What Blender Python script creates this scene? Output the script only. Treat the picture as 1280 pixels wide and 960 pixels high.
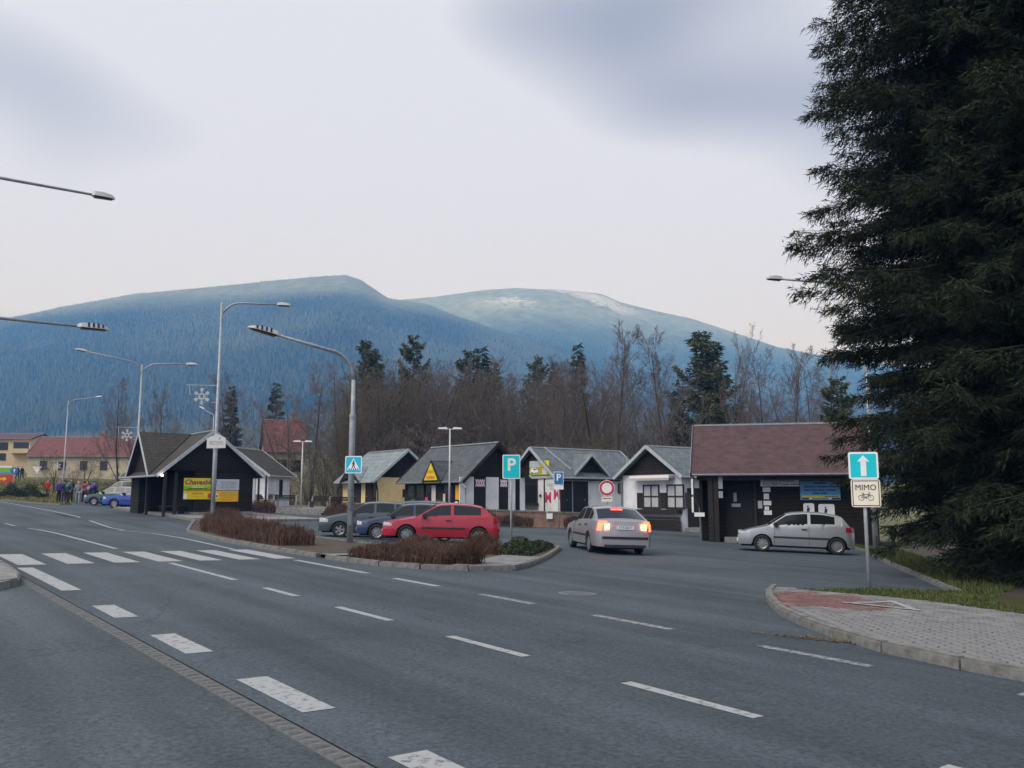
import bpy, bmesh, math, random
import numpy as np
from mathutils import Vector, Matrix

for o in list(bpy.data.objects):
    bpy.data.objects.remove(o)
SC = bpy.context.scene
COL = SC.collection
R = math.radians
random.seed(7)
RNG = np.random.default_rng(7)

# ------------------------------------------------------------------ camera
FPX, HOR, CAMH = 1080.0, 621.0, 1.6
PITCH = math.atan((HOR - 480) / FPX)
cam = bpy.data.objects.new('camera', bpy.data.cameras.new('camera'))
COL.objects.link(cam)
cam.location = (0, 0, CAMH)
cam.rotation_euler = (R(90) + PITCH, 0, 0)
cam.data.sensor_width = 36
cam.data.lens = FPX / 1280 * 36
cam.data.clip_start = 0.1
cam.data.clip_end = 30000
SC.camera = cam

# ------------------------------------------------------------------ sky
world = bpy.data.worlds.new('World')
SC.world = world
world.use_nodes = True
nt = world.node_tree
nt.nodes.clear()
N = nt.nodes.new
wout = N('ShaderNodeOutputWorld')
bg = N('ShaderNodeBackground'); bg.inputs[1].default_value = 1.0
sky = N('ShaderNodeTexSky'); sky.sky_type = 'NISHITA'; sky.sun_disc = False
SUN_EL, SUN_AZ = R(50), R(226)          # azimuth clockwise from +Y
sky.sun_elevation = SUN_EL; sky.sun_rotation = SUN_AZ
sky.air_density = 1.2; sky.dust_density = 2.0
sks = N('ShaderNodeVectorMath'); sks.operation = 'SCALE'; sks.inputs['Scale'].default_value = 0.05
tc = N('ShaderNodeTexCoord')
mp = N('ShaderNodeMapping'); mp.inputs['Location'].default_value = (16.11, 1.88, 5.62); mp.inputs['Scale'].default_value = (1.0, 1.0, 2.2)
n1 = N('ShaderNodeTexNoise'); n1.inputs['Scale'].default_value = 1.1; n1.inputs['Detail'].default_value = 2.2; n1.inputs['Roughness'].default_value = .5
cr = N('ShaderNodeValToRGB')
cr.color_ramp.elements[0].position = .345; cr.color_ramp.elements[0].color = (.155, .153, .158, 1)
cr.color_ramp.elements[1].position = .47; cr.color_ramp.elements[1].color = (.45, .45, .465, 1)
mixw = N('ShaderNodeMix'); mixw.data_type = 'RGBA'; mixw.inputs['Factor'].default_value = .88
L = nt.links.new
L(sky.outputs[0], sks.inputs[0]); L(tc.outputs['Generated'], mp.inputs[0]); L(mp.outputs[0], n1.inputs['Vector'])
# the cloud deck is paler and warmer towards the horizon all round
spz = N('ShaderNodeSeparateXYZ'); L(tc.outputs['Generated'], spz.inputs[0])
hz = N('ShaderNodeMapRange'); hz.inputs['From Min'].default_value = .05; hz.inputs['From Max'].default_value = .55; L(spz.outputs['Z'], hz.inputs['Value'])
hm = N('ShaderNodeMix'); hm.data_type = 'RGBA'; hm.inputs['A'].default_value = (.97, 1.0, 1.30, 1); hm.inputs['B'].default_value = (1.0, 1.04, 1.16, 1); L(hz.outputs[0], hm.inputs['Factor'])
vmul = N('ShaderNodeVectorMath'); vmul.operation = 'MULTIPLY'; L(cr.outputs[0], vmul.inputs[0]); L(hm.outputs['Result'], vmul.inputs[1])
L(n1.outputs['Fac'], cr.inputs[0]); L(sks.outputs[0], mixw.inputs['A']); L(vmul.outputs[0], mixw.inputs['B'])
L(mixw.outputs['Result'], bg.inputs[0]); L(bg.outputs[0], wout.inputs[0])

sun = bpy.data.objects.new('sun', bpy.data.lights.new('sun', 'SUN'))
COL.objects.link(sun)
sun.data.energy = 1.3; sun.data.angle = R(40); sun.data.color = (1, .96, .9)
sd = Vector((math.sin(SUN_AZ) * math.cos(SUN_EL), math.cos(SUN_AZ) * math.cos(SUN_EL), math.sin(SUN_EL)))
sun.rotation_euler = sd.to_track_quat('Z', 'Y').to_euler()
sun.location = (0, -20, 40)
SC.cycles.volume_bounces = 3
SC.view_settings.view_transform = 'Standard'
SC.view_settings.look = 'None'
SC.view_settings.exposure = 0.9
SC.view_settings.gamma = 1.0
SC.view_settings.use_curve_mapping = False

# ------------------------------------------------------------------ terrain helpers
def sstep(a, b, x):
    t = np.clip((x - a) / (b - a), 0, 1)
    return t * t * (3 - 2 * t)

def gz(x, y):
    x = np.asarray(x, float); y = np.asarray(y, float)
    z = -0.0325 * np.clip(x, -140, 70)
    z = z - 0.20 * np.exp(-((y - 35.5) / 4.5) ** 2) * sstep(3, -1, x) * sstep(-32, -16, x)
    d = np.clip(y - 90, 0, 320)
    z = z + d * (0.03 + 0.035 * sstep(-25, -60, x))
    z = z + np.clip(y - 410, 0, None) * 0.02
    return z

def gzf(x, y):
    return float(gz(x, y))

def ray(u, v):
    r = (u - 640) / FPX; up = (480 - v) / FPX
    return Vector((r, math.cos(PITCH) - up * math.sin(PITCH), math.sin(PITCH) + up * math.cos(PITCH)))

def at(u, v, Y):
    """point of the place seen at (u, v) of the 1280 px photograph, Y metres ahead"""
    d = ray(u, v); t = Y / d.y
    return Vector((d.x * t, Y, CAMH + d.z * t))

def G(u, v):
    """the same for a point on the ground"""
    d = ray(u, v); a = 1.5; prev = a
    while a < 500:
        if CAMH + d.z * a < gzf(d.x * a, d.y * a):
            break
        prev = a; a *= 1.02
    lo, hi = prev, a
    for _ in range(30):
        m = (lo + hi) / 2
        if CAMH + d.z * m < gzf(d.x * m, d.y * m): hi = m
        else: lo = m
    return Vector((d.x * lo, d.y * lo, gzf(d.x * lo, d.y * lo)))

def G2(u, v):
    p = G(u, v); return (p.x, p.y)

A1 = R(128)
E1 = Vector((math.cos(A1), math.sin(A1)))          # along the main road, away to the left
E2 = Vector((math.sin(A1), -math.cos(A1)))         # across it, away to the right
O0 = Vector((-0.80, 10.2))
def RD(s, t):
    p = O0 + E1 * s + E2 * t
    return (p.x, p.y)

# ------------------------------------------------------------------ materials
def _mat(name):
    m = bpy.data.materials.new(name); m.use_nodes = True
    t = m.node_tree; b = t.nodes['Principled BSDF']
    return m, t, b

def mat(name, col, rough=.7, var=.25, scale=6, metal=0., bump=0., bscale=None, col2=None, spec=.5, coat=0., obj_coords=True, detail=5):
    """principled with noise variation of the colour between col*(1-var) and col*(1+var) or col..col2"""
    m, t, b = _mat(name)
    b.inputs['Roughness'].default_value = rough; b.inputs['Metallic'].default_value = metal
    b.inputs['Specular IOR Level'].default_value = spec
    if coat:
        b.inputs['Coat Weight'].default_value = coat; b.inputs['Coat Roughness'].default_value = .05
    c = t.nodes.new('ShaderNodeTexCoord')
    n = t.nodes.new('ShaderNodeTexNoise'); n.inputs['Scale'].default_value = scale; n.inputs['Detail'].default_value = detail
    r = t.nodes.new('ShaderNodeValToRGB')
    a = tuple(max(0, x * (1 - var)) for x in col); d = col2 or tuple(min(1, x * (1 + var)) for x in col)
    r.color_ramp.elements[0].position = .3; r.color_ramp.elements[0].color = (*a, 1)
    r.color_ramp.elements[1].position = .7; r.color_ramp.elements[1].color = (*d, 1)
    t.links.new(c.outputs['Object'], n.inputs['Vector']); t.links.new(n.outputs['Fac'], r.inputs[0])
    t.links.new(r.outputs[0], b.inputs['Base Color'])
    if bump:
        n2 = t.nodes.new('ShaderNodeTexNoise'); n2.inputs['Scale'].default_value = bscale or scale * 4; n2.inputs['Detail'].default_value = 4
        bp = t.nodes.new('ShaderNodeBump'); bp.inputs['Strength'].default_value = bump; bp.inputs['Distance'].default_value = .02
        t.links.new(c.outputs['Object'], n2.inputs['Vector']); t.links.new(n2.outputs['Fac'], bp.inputs['Height'])
        t.links.new(bp.outputs[0], b.inputs['Normal'])
    return m

def mat_attr(name, c1, c2, rough=.7, trans=0.):
    """colour picked per element from the 'tint' attribute"""
    m, t, b = _mat(name)
    b.inputs['Roughness'].default_value = rough; b.inputs['Specular IOR Level'].default_value = .25
    a = t.nodes.new('ShaderNodeAttribute'); a.attribute_name = 'tint'
    r = t.nodes.new('ShaderNodeValToRGB')
    r.color_ramp.elements[0].color = (*c1, 1); r.color_ramp.elements[1].color = (*c2, 1)
    t.links.new(a.outputs['Fac'], r.inputs[0]); t.links.new(r.outputs[0], b.inputs['Base Color'])
    return m

def mat_asphalt(name, base, blue=1.0, grain=1.0, crack=True):
    m, t, b = _mat(name); nd = t.nodes.new; lk = t.links.new
    b.inputs['Roughness'].default_value = .82; b.inputs['Specular IOR Level'].default_value = .35
    c = nd('ShaderNodeTexCoord')
    big = nd('ShaderNodeTexNoise'); big.inputs['Scale'].default_value = .22; big.inputs['Detail'].default_value = 6; big.inputs['Roughness'].default_value = .6
    rb = nd('ShaderNodeValToRGB')
    rb.color_ramp.elements[0].position = .32; rb.color_ramp.elements[0].color = (base[0] * .72, base[1] * .74, base[2] * .75, 1)
    rb.color_ramp.elements[1].position = .68; rb.color_ramp.elements[1].color = (base[0] * 1.25, base[1] * 1.25, base[2] * 1.22, 1)
    # long streaks along the traffic
    mp = nd('ShaderNodeMapping'); mp.vector_type = 'TEXTURE'; mp.inputs['Rotation'].default_value = (0, 0, A1); mp.inputs['Scale'].default_value = (16, .75, 1)
    st = nd('ShaderNodeTexNoise'); st.inputs['Scale'].default_value = 1.0; st.inputs['Detail'].default_value = 5
    # aggregate
    vg = nd('ShaderNodeTexVoronoi'); vg.inputs['Scale'].default_value = 55
    gr = nd('ShaderNodeTexNoise'); gr.inputs['Scale'].default_value = 24; gr.inputs['Detail'].default_value = 8; gr.inputs['Roughness'].default_value = .75
    rg = nd('ShaderNodeMapRange'); rg.inputs['From Min'].default_value = .25; rg.inputs['From Max'].default_value = .75
    rg.inputs['To Min'].default_value = 1 - .8 * grain; rg.inputs['To Max'].default_value = 1 + .9 * grain
    rs = nd('ShaderNodeMapRange'); rs.inputs['From Min'].default_value = .3; rs.inputs['From Max'].default_value = .7
    rs.inputs['To Min'].default_value = .70; rs.inputs['To Max'].default_value = 1.34
    mu = nd('ShaderNodeMath'); mu.operation = 'MULTIPLY'
    vm = nd('ShaderNodeVectorMath'); vm.operation = 'SCALE'
    lk(c.outputs['Object'], big.inputs['Vector']); lk(big.outputs['Fac'], rb.inputs[0])
    lk(c.outputs['Object'], mp.inputs[0]); lk(mp.outputs[0], st.inputs['Vector']); lk(st.outputs['Fac'], rs.inputs['Value'])
    lk(c.outputs['Object'], gr.inputs['Vector']); lk(gr.outputs['Fac'], rg.inputs['Value'])
    lk(rg.outputs[0], mu.inputs[0]); lk(rs.outputs[0], mu.inputs[1])
    lk(rb.outputs[0], vm.inputs[0]); lk(mu.outputs[0], vm.inputs['Scale']); lk(vm.outputs[0], b.inputs['Base Color'])
    lk(c.outputs['Object'], vg.inputs['Vector'])
    wob = nd('ShaderNodeTexNoise'); wob.inputs['Scale'].default_value = .9; wob.inputs['Detail'].default_value = 6; lk(c.outputs['Object'], wob.inputs['Vector'])
    wa = nd('ShaderNodeVectorMath'); wa.operation = 'MULTIPLY_ADD'; wa.inputs[1].default_value = (1.6, 1.6, 0); lk(wob.outputs['Color'], wa.inputs[0]); lk(c.outputs['Object'], wa.inputs[2])
    vc = nd('ShaderNodeTexVoronoi'); vc.feature = 'DISTANCE_TO_EDGE'; vc.inputs['Scale'].default_value = .16; lk(wa.outputs[0], vc.inputs['Vector'])
    cm = nd('ShaderNodeMapRange'); cm.inputs['From Min'].default_value = .001; cm.inputs['From Max'].default_value = .005; cm.inputs['To Min'].default_value = .78; lk(vc.outputs['Distance'], cm.inputs['Value'])
    cx_ = nd('ShaderNodeMath'); cx_.operation = 'MULTIPLY'; lk(mu.outputs[0], cx_.inputs[0]); lk(cm.outputs[0], cx_.inputs[1]); lk(cx_.outputs[0], vm.inputs['Scale'])
    bp = nd('ShaderNodeBump'); bp.inputs['Strength'].default_value = .35; bp.inputs['Distance'].default_value = .01
    lk(vg.outputs['Distance'], bp.inputs['Height']); lk(bp.outputs[0], b.inputs['Normal'])
    return m

def mat_paint(name, col, wear=.5):
    """road paint, worn through to the asphalt in spots"""
    m, t, b = _mat(name); nd = t.nodes.new; lk = t.links.new
    b.inputs['Roughness'].default_value = .75
    c = nd('ShaderNodeTexCoord')
    n = nd('ShaderNodeTexNoise'); n.inputs['Scale'].default_value = 14; n.inputs['Detail'].default_value = 7; n.inputs['Roughness'].default_value = .75
    r = nd('ShaderNodeValToRGB')
    r.color_ramp.elements[0].position = .30 + .12 * wear; r.color_ramp.elements[0].color = (.09, .095, .1, 1)
    r.color_ramp.elements[1].position = .40 + .16 * wear; r.color_ramp.elements[1].color = (*col, 1)
    lk(c.outputs['Object'], n.inputs['Vector']); lk(n.outputs['Fac'], r.inputs[0]); lk(r.outputs[0], b.inputs['Base Color'])
    return m

def mat_rows(name, c1, c2, scale, rough=.75, bump=.4, axis='Z', mortar=None, bw=.5, rh=.25):
    """brick texture rows for shingles, far planks and far bricks (each piece only a pixel or two)"""
    m, t, b = _mat(name); nd = t.nodes.new; lk = t.links.new
    b.inputs['Roughness'].default_value = rough; b.inputs['Specular IOR Level'].default_value = .3
    c = nd('ShaderNodeTexCoord'); mp = nd('ShaderNodeMapping')
    br = nd('ShaderNodeTexBrick')
    br.inputs['Color1'].default_value = (*c1, 1); br.inputs['Color2'].default_value = (*c2, 1)
    br.inputs['Mortar'].default_value = (*(mortar or tuple(x * .5 for x in c1)), 1)
    br.inputs['Scale'].default_value = scale; br.inputs['Mortar Size'].default_value = .02
    br.inputs['Brick Width'].default_value = bw; br.inputs['Row Height'].default_value = rh
    n = nd('ShaderNodeTexNoise'); n.inputs['Scale'].default_value = 2.2; n.inputs['Detail'].default_value = 8; n.inputs['Roughness'].default_value = .7
    mr = nd('ShaderNodeMapRange'); mr.inputs['From Min'].default_value = .25; mr.inputs['From Max'].default_value = .75
    mr.inputs['To Min'].default_value = .6; mr.inputs['To Max'].default_value = 1.4
    vm = nd('ShaderNodeVectorMath'); vm.operation = 'SCALE'
    if axis == 'UV': lk(c.outputs['UV'], br.inputs['Vector'])
    else:
        lk(c.outputs['Object'], mp.inputs[0])
        if axis == 'XZ': mp.inputs['Rotation'].default_value = (R(90), 0, 0)
        lk(mp.outputs[0], br.inputs['Vector'])
    lk(c.outputs['Object'], n.inputs['Vector']); lk(n.outputs['Fac'], mr.inputs['Value'])
    lk(br.outputs['Color'], vm.inputs[0]); lk(mr.outputs[0], vm.inputs['Scale']); lk(vm.outputs[0], b.inputs['Base Color'])
    bp = nd('ShaderNodeBump'); bp.inputs['Strength'].default_value = bump; bp.inputs['Distance'].default_value = .02
    lk(br.outputs['Fac'], bp.inputs['Height']); bp.invert = True; lk(bp.outputs[0], b.inputs['Normal'])
    return m

def mat_emit(name, col, s):
    m, t, b = _mat(name)
    b.inputs['Base Color'].default_value = (*col, 1); b.inputs['Emission Color'].default_value = (*col, 1)
    b.inputs['Emission Strength'].default_value = s
    return m

def mat_carpaint(name, col, metal=.0, rough=.3):
    m, t, b = _mat(name)
    b.inputs['Base Color'].default_value = (*col, 1); b.inputs['Metallic'].default_value = metal
    b.inputs['Roughness'].default_value = rough; b.inputs['Coat Weight'].default_value = .7; b.inputs['Coat Roughness'].default_value = .08
    c = t.nodes.new('ShaderNodeTexCoord'); n = t.nodes.new('ShaderNodeTexNoise'); n.inputs['Scale'].default_value = 3; n.inputs['Detail'].default_value = 6
    mr = t.nodes.new('ShaderNodeMapRange'); mr.inputs['To Min'].default_value = rough * .7; mr.inputs['To Max'].default_value = rough * 1.6
    t.links.new(c.outputs['Object'], n.inputs['Vector']); t.links.new(n.outputs['Fac'], mr.inputs['Value']); t.links.new(mr.outputs[0], b.inputs['Roughness'])
    return m

M = {}
M['asphalt'] = mat_asphalt('asphalt', (.052, .068, .082))
M['asphalt_lot'] = mat_asphalt('asphalt_lot', (.052, .069, .083))
M['asphalt_old'] = mat_asphalt('asphalt_old', (.058, .074, .083))
M['paint'] = mat_paint('road_paint', (.34, .355, .36), .45)
M['paint_worn'] = mat_paint('road_paint_worn', (.30, .32, .33), 1.0)
M['grass_soil'] = mat('grass_soil', (.085, .095, .035), .95, scale=1.2, col2=(.15, .15, .055), bump=.6, bscale=14)
M['earth'] = mat('earth', (.05, .042, .032), .95, scale=2.5, col2=(.085, .07, .05), bump=.6, bscale=20)
M['kerb'] = mat('kerb_concrete', (.165, .165, .158), .9, var=.35, scale=9, bump=.3)
M['concrete'] = mat('concrete', (.21, .21, .205), .9, var=.3, scale=5, bump=.25)
M['paver'] = mat('paver', (.19, .192, .192), .9, var=.3, scale=3.5, bump=.25, bscale=60)
M['paver2'] = mat('paver_dark', (.17, .172, .175), .9, var=.3, scale=3.5, bump=.25, bscale=60)
M['paver_red'] = mat('paver_red', (.155, .085, .078), .9, var=.3, scale=3.5, bump=.25, bscale=60)
M['sett'] = mat('granite_sett', (.115, .12, .122), .85, var=.4, scale=14, bump=.4)
M['sand_joint'] = mat('joint_sand', (.12, .115, .105), .95, scale=20)
M['galv'] = mat('galvanised', (.32, .35, .37), .55, var=.2, scale=8, metal=.25)
M['galv_dark'] = mat('galvanised_dark', (.17, .19, .2), .55, var=.2, scale=8, metal=.25)
M['lamp_body'] = mat('lamp_body', (.55, .56, .56), .5, var=.1, scale=5)
M['black'] = mat('black_rubber', (.018, .018, .018), .7, var=.2)
M['dark'] = mat('dark_void', (.012, .012, .013), .9, var=.2)
M['wood'] = mat_rows('dark_timber', (.013, .010, .008), (.018, .014, .011), 1.0, .8, .5, 'XZ', bw=40, rh=.16)
M['wood_trim'] = mat('timber_trim', (.018, .014, .012), .75, var=.35, scale=7)
M['white_trim'] = mat('white_trim', (.42, .45, .48), .7, var=.15, scale=6)
M['white_wall'] = mat('white_wall', (.70, .72, .74), .9, var=.18, scale=1.3, bump=.1, bscale=40)
M['cream_wall'] = mat('cream_wall', (.72, .56, .29), .9, var=.1, scale=2, bump=.1, bscale=40)
M['far_cream'] = mat('far_cream', (.60, .47, .30), .9, var=.08, scale=1)
M['far_pale'] = mat('far_pale', (.48, .42, .30), .9, var=.1, scale=1)
M['far_white'] = mat('far_white', (.55, .5, .46), .9, var=.1, scale=1)
M['roof_grey'] = mat_rows('grey_roof', (.115, .14, .155), (.15, .18, .195), 1.6, .7, .3, 'UV', bw=.6, rh=.35)
M['roof_pale'] = mat_rows('pale_roof', (.19, .235, .25), (.22, .265, .28), 1.2, .6, .3, 'UV', bw=.8, rh=.5)
M['roof_dark'] = mat_rows('dark_roof', (.075, .085, .095), (.1, .115, .125), 1.6, .7, .3, 'UV', bw=.6, rh=.35)
M['roof_brown'] = mat_rows('brown_grey_roof', (.048, .046, .040), (.062, .058, .05), 1.6, .8, .3, 'UV', bw=.6, rh=.35)
M['roof_red'] = mat_rows('red_brown_roof', (.082, .048, .052), (.106, .063, .067), 2.6, .8, .4, 'UV', bw=.6, rh=.35)
M['roof_tile'] = mat_rows('red_tile_roof', (.15, .060, .064), (.19, .080, .082), 2.0, .8, .4, 'UV', bw=.5, rh=.4)
M['roof_purple'] = mat_rows('purple_roof', (.10, .06, .075), (.13, .08, .09), 2.0, .8, .4, 'UV', bw=.5, rh=.4)
M['brick'] = mat_rows('brickwork', (.22, .085, .06), (.30, .13, .09), 1.0, .9, .3, 'XZ', mortar=(.25, .2, .17), bw=.25, rh=.075)
M['glass'] = mat('window_glass', (.02, .023, .026), .06, var=.2, scale=1.0, spec=.8)
M['curtain'] = mat('curtained_pane', (.45, .46, .48), .5, var=.12, scale=4)
M['bark'] = mat('bark', (.055, .046, .04), .95, var=.35, scale=5, bump=.5)
M['car_glass'] = mat('car_glass', (.014, .018, .020), .05, var=.2, scale=1, spec=.45)
M['plastic'] = mat('black_plastic', (.022, .023, .025), .55, var=.2)
M['rim'] = mat('rim', (.34, .35, .37), .35, var=.12, metal=.6)
M['rim_dark'] = mat('rim_dark', (.16, .165, .17), .45, var=.15)
M['lens'] = mat('headlamp', (.40, .43, .46), .12, var=.12, scale=20, spec=.8)
M['red_lens'] = mat('red_lens', (.30, .012, .02), .2, var=.2, scale=20)
M['brake'] = mat_emit('lit_brake_lamp', (1, .05, .02), 6)
M['brake_core'] = mat_emit('lit_bulb', (1, .45, .08), 9)
M['bulb'] = mat_emit('lit_lamp', (1, .75, .45), 8)
M['plate'] = mat('number_plate', (.75, .76, .76), .5, var=.04)
def flat(name, col, rough=.55): 
    M[name] = mat(name, col, rough, var=.07, scale=5)
    return M[name]
for nm, c in dict(sign_white=(.85, .86, .86), sign_blue_flash=(0.0, .50, .72), sign_cyan_flash=(0.0, .58, .66), sign_deep=(.02, .16, .42), sign_red=(.55, .02, .06), sign_cream=(.86, .80, .66),  # blue and cyan sign fields brightened to paint in reflected flash
                  ink=(.02, .02, .02), sign_back=(.30, .31, .31), b_yellow=(.75, .62, .01), b_green=(.22, .55, .02), b_orange=(.80, .42, .01), b_lightblue=(.12, .36, .62),
                  b_navy=(.02, .04, .16), b_purple=(.14, .02, .16), b_red=(.6, .06, .03), b_pink=(.6, .05, .16), b_grey=(.48, .52, .6), b_olive=(.42, .38, .06),
                  txt_grey=(.3, .32, .36), skin=(.42, .26, .2), shop_green=(.28, .45, .08)).items():
    flat(nm, c)

# ------------------------------------------------------------------ mesh helpers
class MB:
    def __init__(s): s.v = []; s.f = []; s.uv = None
    def add(s, vs, fs):
        n = len(s.v); s.v += [tuple(p) for p in vs]; s.f += [tuple(i + n for i in f) for f in fs]; return s
    def box(s, c, d, rot=None):
        hx, hy, hz = d[0] / 2, d[1] / 2, d[2] / 2
        vs = [Vector((x, y, z)) for x in (-hx, hx) for y in (-hy, hy) for z in (-hz, hz)]
        if rot is not None: vs = [rot @ p for p in vs]
        c = Vector(c)
        return s.add([p + c for p in vs], [(0, 1, 3, 2), (4, 6, 7, 5), (0, 4, 5, 1), (2, 3, 7, 6), (0, 2, 6, 4), (1, 5, 7, 3)])
    def bx(s, x0, x1, y0, y1, z0, z1):
        return s.box(((x0 + x1) / 2, (y0 + y1) / 2, (z0 + z1) / 2), (abs(x1 - x0), abs(y1 - y0), abs(z1 - z0)))
    def bar(s, a, b, w, h):
        """rectangular bar from a to b"""
        a = Vector(a); b = Vector(b); d = b - a; l = d.length
        q = d.to_track_quat('X', 'Z').to_matrix()
        return s.box((a + b) / 2, (l, w, h), q)
    def prism(s, poly, axis, a, b):
        """poly of 2-D points extruded along an axis from a to b"""
        def P(p, k):
            return {'X': (k, p[0], p[1]), 'Y': (p[0], k, p[1]), 'Z': (p[0], p[1], k)}[axis]
        n = len(poly)
        vs = [P(p, a) for p in poly] + [P(p, b) for p in poly]
        fs = [tuple(range(n))[::-1], tuple(range(n, 2 * n))] + [(i, (i + 1) % n, n + (i + 1) % n, n + i) for i in range(n)]
        return s.add(vs, fs)
    def tube(s, pts, rad, n=8, caps=True):
        pts = [Vector(p) for p in pts]
        if not hasattr(rad, '__len__'): rad = [rad] * len(pts)
        vs = []; fs = []
        ref = Vector((0, 0, 1))
        for i, p in enumerate(pts):
            d = (pts[min(i + 1, len(pts) - 1)] - pts[max(i - 1, 0)])
            d.normalize()
            r0 = ref if abs(d.dot(ref)) < .95 else Vector((1, 0, 0))
            a = d.cross(r0).normalized(); b = d.cross(a)
            for k in range(n):
                t = 2 * math.pi * k / n
                vs.append(p + (a * math.cos(t) + b * math.sin(t)) * rad[i])
        for i in range(len(pts) - 1):
            for k in range(n):
                k2 = (k + 1) % n
                fs.append((i * n + k, i * n + k2, (i + 1) * n + k2, (i + 1) * n + k))
        if caps:
            fs.append(tuple(range(n))); m = (len(pts) - 1) * n; fs.append(tuple(range(m + n - 1, m - 1, -1)))
        return s.add(vs, fs)
    def mesh(s, name, m, smooth=False):
        me = bpy.data.meshes.new(name); me.from_pydata(s.v, [], s.f)
        if s.uv:
            l = me.uv_layers.new(name='UVMap')
            for i, q in enumerate(s.uv): l.data[i].uv = q
        bm = bmesh.new(); bm.from_mesh(me); bmesh.ops.recalc_face_normals(bm, faces=bm.faces); bm.to_mesh(me); bm.free()
        if m is not None: me.materials.append(M[m] if isinstance(m, str) else m)
        if smooth: me.shade_smooth()
        return me
    def build(s, name, m, parent=None, smooth=False, loc=None, rot=None):
        return obj(name, s.mesh(name, m, smooth), parent, loc, rot)

def obj(name, me, parent=None, loc=None, rot=None):
    o = bpy.data.objects.new(name, me); COL.objects.link(o)
    if parent is not None: o.parent = parent
    if loc is not None: o.location = loc
    if rot is not None: o.rotation_euler = rot
    return o

def tag(o, label=None, cat=None, group=None, kind=None):
    if label: o['label'] = label
    if cat: o['category'] = cat
    if group: o['group'] = group
    if kind: o['kind'] = kind
    return o

def empty(name, loc, rz=0, label=None, cat=None, group=None, rot=None):
    o = bpy.data.objects.new(name, None); COL.objects.link(o)
    o.location = loc; o.rotation_euler = rot or (0, 0, rz); o.empty_display_size = .3
    return tag(o, label, cat, group)

CH = {}
def copy_tree(o, parent=None):
    kids = [c for c in bpy.data.objects if c.parent == o]
    c = o.copy(); COL.objects.link(c); c.parent = parent
    for k in kids: copy_tree(k, c)
    return c

def npmesh(name, verts, faces, m, tint=None, smooth=False):
    """fast mesh from numpy arrays; faces (n,3) or (n,4); tint per vertex"""
    me = bpy.data.meshes.new(name)
    k = faces.shape[1]
    me.vertices.add(len(verts)); me.vertices.foreach_set('co', np.ascontiguousarray(verts, np.float32).ravel())
    me.loops.add(faces.size); me.loops.foreach_set('vertex_index', np.ascontiguousarray(faces, np.int32).ravel())
    me.polygons.add(len(faces))
    me.polygons.foreach_set('loop_start', np.arange(0, faces.size, k, dtype=np.int32))
    if tint is not None:
        a = me.attributes.new('tint', 'FLOAT', 'POINT'); a.data.foreach_set('value', np.ascontiguousarray(tint, np.float32))
    me.update(calc_edges=True); me.validate()
    if m is not None: me.materials.append(M[m] if isinstance(m, str) else m)
    if smooth: me.shade_smooth()
    return me

def sheet(name, poly, dz, m, parent=None, step=4.0, kind='structure', thick=0):
    """a ground sheet that follows the lie of the land"""
    bm = bmesh.new()
    f = bm.faces.new([bm.verts.new((p[0], p[1], 0)) for p in poly])
    bmesh.ops.triangulate(bm, faces=[f])
    xs = [p[0] for p in poly]; ys = [p[1] for p in poly]
    for ax, lo, hi in ((0, min(xs), max(xs)), (1, min(ys), max(ys))):
        k = math.floor(lo / step) * step + step
        while k < hi:
            no = (1, 0, 0) if ax == 0 else (0, 1, 0); co = (k, 0, 0) if ax == 0 else (0, k, 0)
            bmesh.ops.bisect_plane(bm, geom=bm.verts[:] + bm.edges[:] + bm.faces[:], plane_co=co, plane_no=no, dist=1e-5)
            k += step
    if thick:
        top = bm.faces[:]
        r = bmesh.ops.extrude_face_region(bm, geom=top)
        nv = [g for g in r['geom'] if isinstance(g, bmesh.types.BMVert)]
        nvs = set(nv)
        for v in bm.verts: v.co.z = gzf(v.co.x, v.co.y) + dz - (0 if v in nvs else thick)
    else:
        for v in bm.verts: v.co.z = gzf(v.co.x, v.co.y) + dz
    bmesh.ops.recalc_face_normals(bm, faces=bm.faces)
    if not thick:
        for fc in bm.faces:
            if fc.normal.z < 0: fc.normal_flip()
    me = bpy.data.meshes.new(name); bm.to_mesh(me); bm.free(); me.materials.append(M[m])
    o = obj(name, me, parent)
    if parent is None and kind: o['kind'] = kind
    return o

def text_mesh(txt, size, m, ext=.002, bold=.0, shear=0., space=1.):
    cu = bpy.data.curves.new('lettering', 'FONT'); cu.body = txt; cu.size = size; cu.extrude = ext
    cu.align_x = 'CENTER'; cu.align_y = 'CENTER'; cu.offset = bold; cu.shear = shear; cu.space_character = space; cu.resolution_u = 3
    o = bpy.data.objects.new('tmp', cu)
    me = bpy.data.meshes.new_from_object(o); bpy.data.objects.remove(o)
    me.name = 'lettering'; me.materials.clear(); me.materials.append(M[m])
    return me
BLUR = {'a tradice od roku', 'PRODEJ  UPOMINKOVE  ZBOZI', 'TURISTICKE', 'INFORMACE', 'obec', 'volne plochy k pronajmu', 'CENTRALNI SBER', 'TRIDENEHO ODPADU', 'SBERNY DVUR', 'PO - PA 8 - 16', 'chalupa', 'OSIVA SADBA',
        'Nabízíme', 'zahradnické a chovatelské potřeby', 'krmné směsi, hnojiva a substráty', 'osivo i sadbu', 'tel. 777 444 101', 'www.krmiva-hnojiva.cz', 'MIMO BUS', 'PENZION'}
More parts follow.
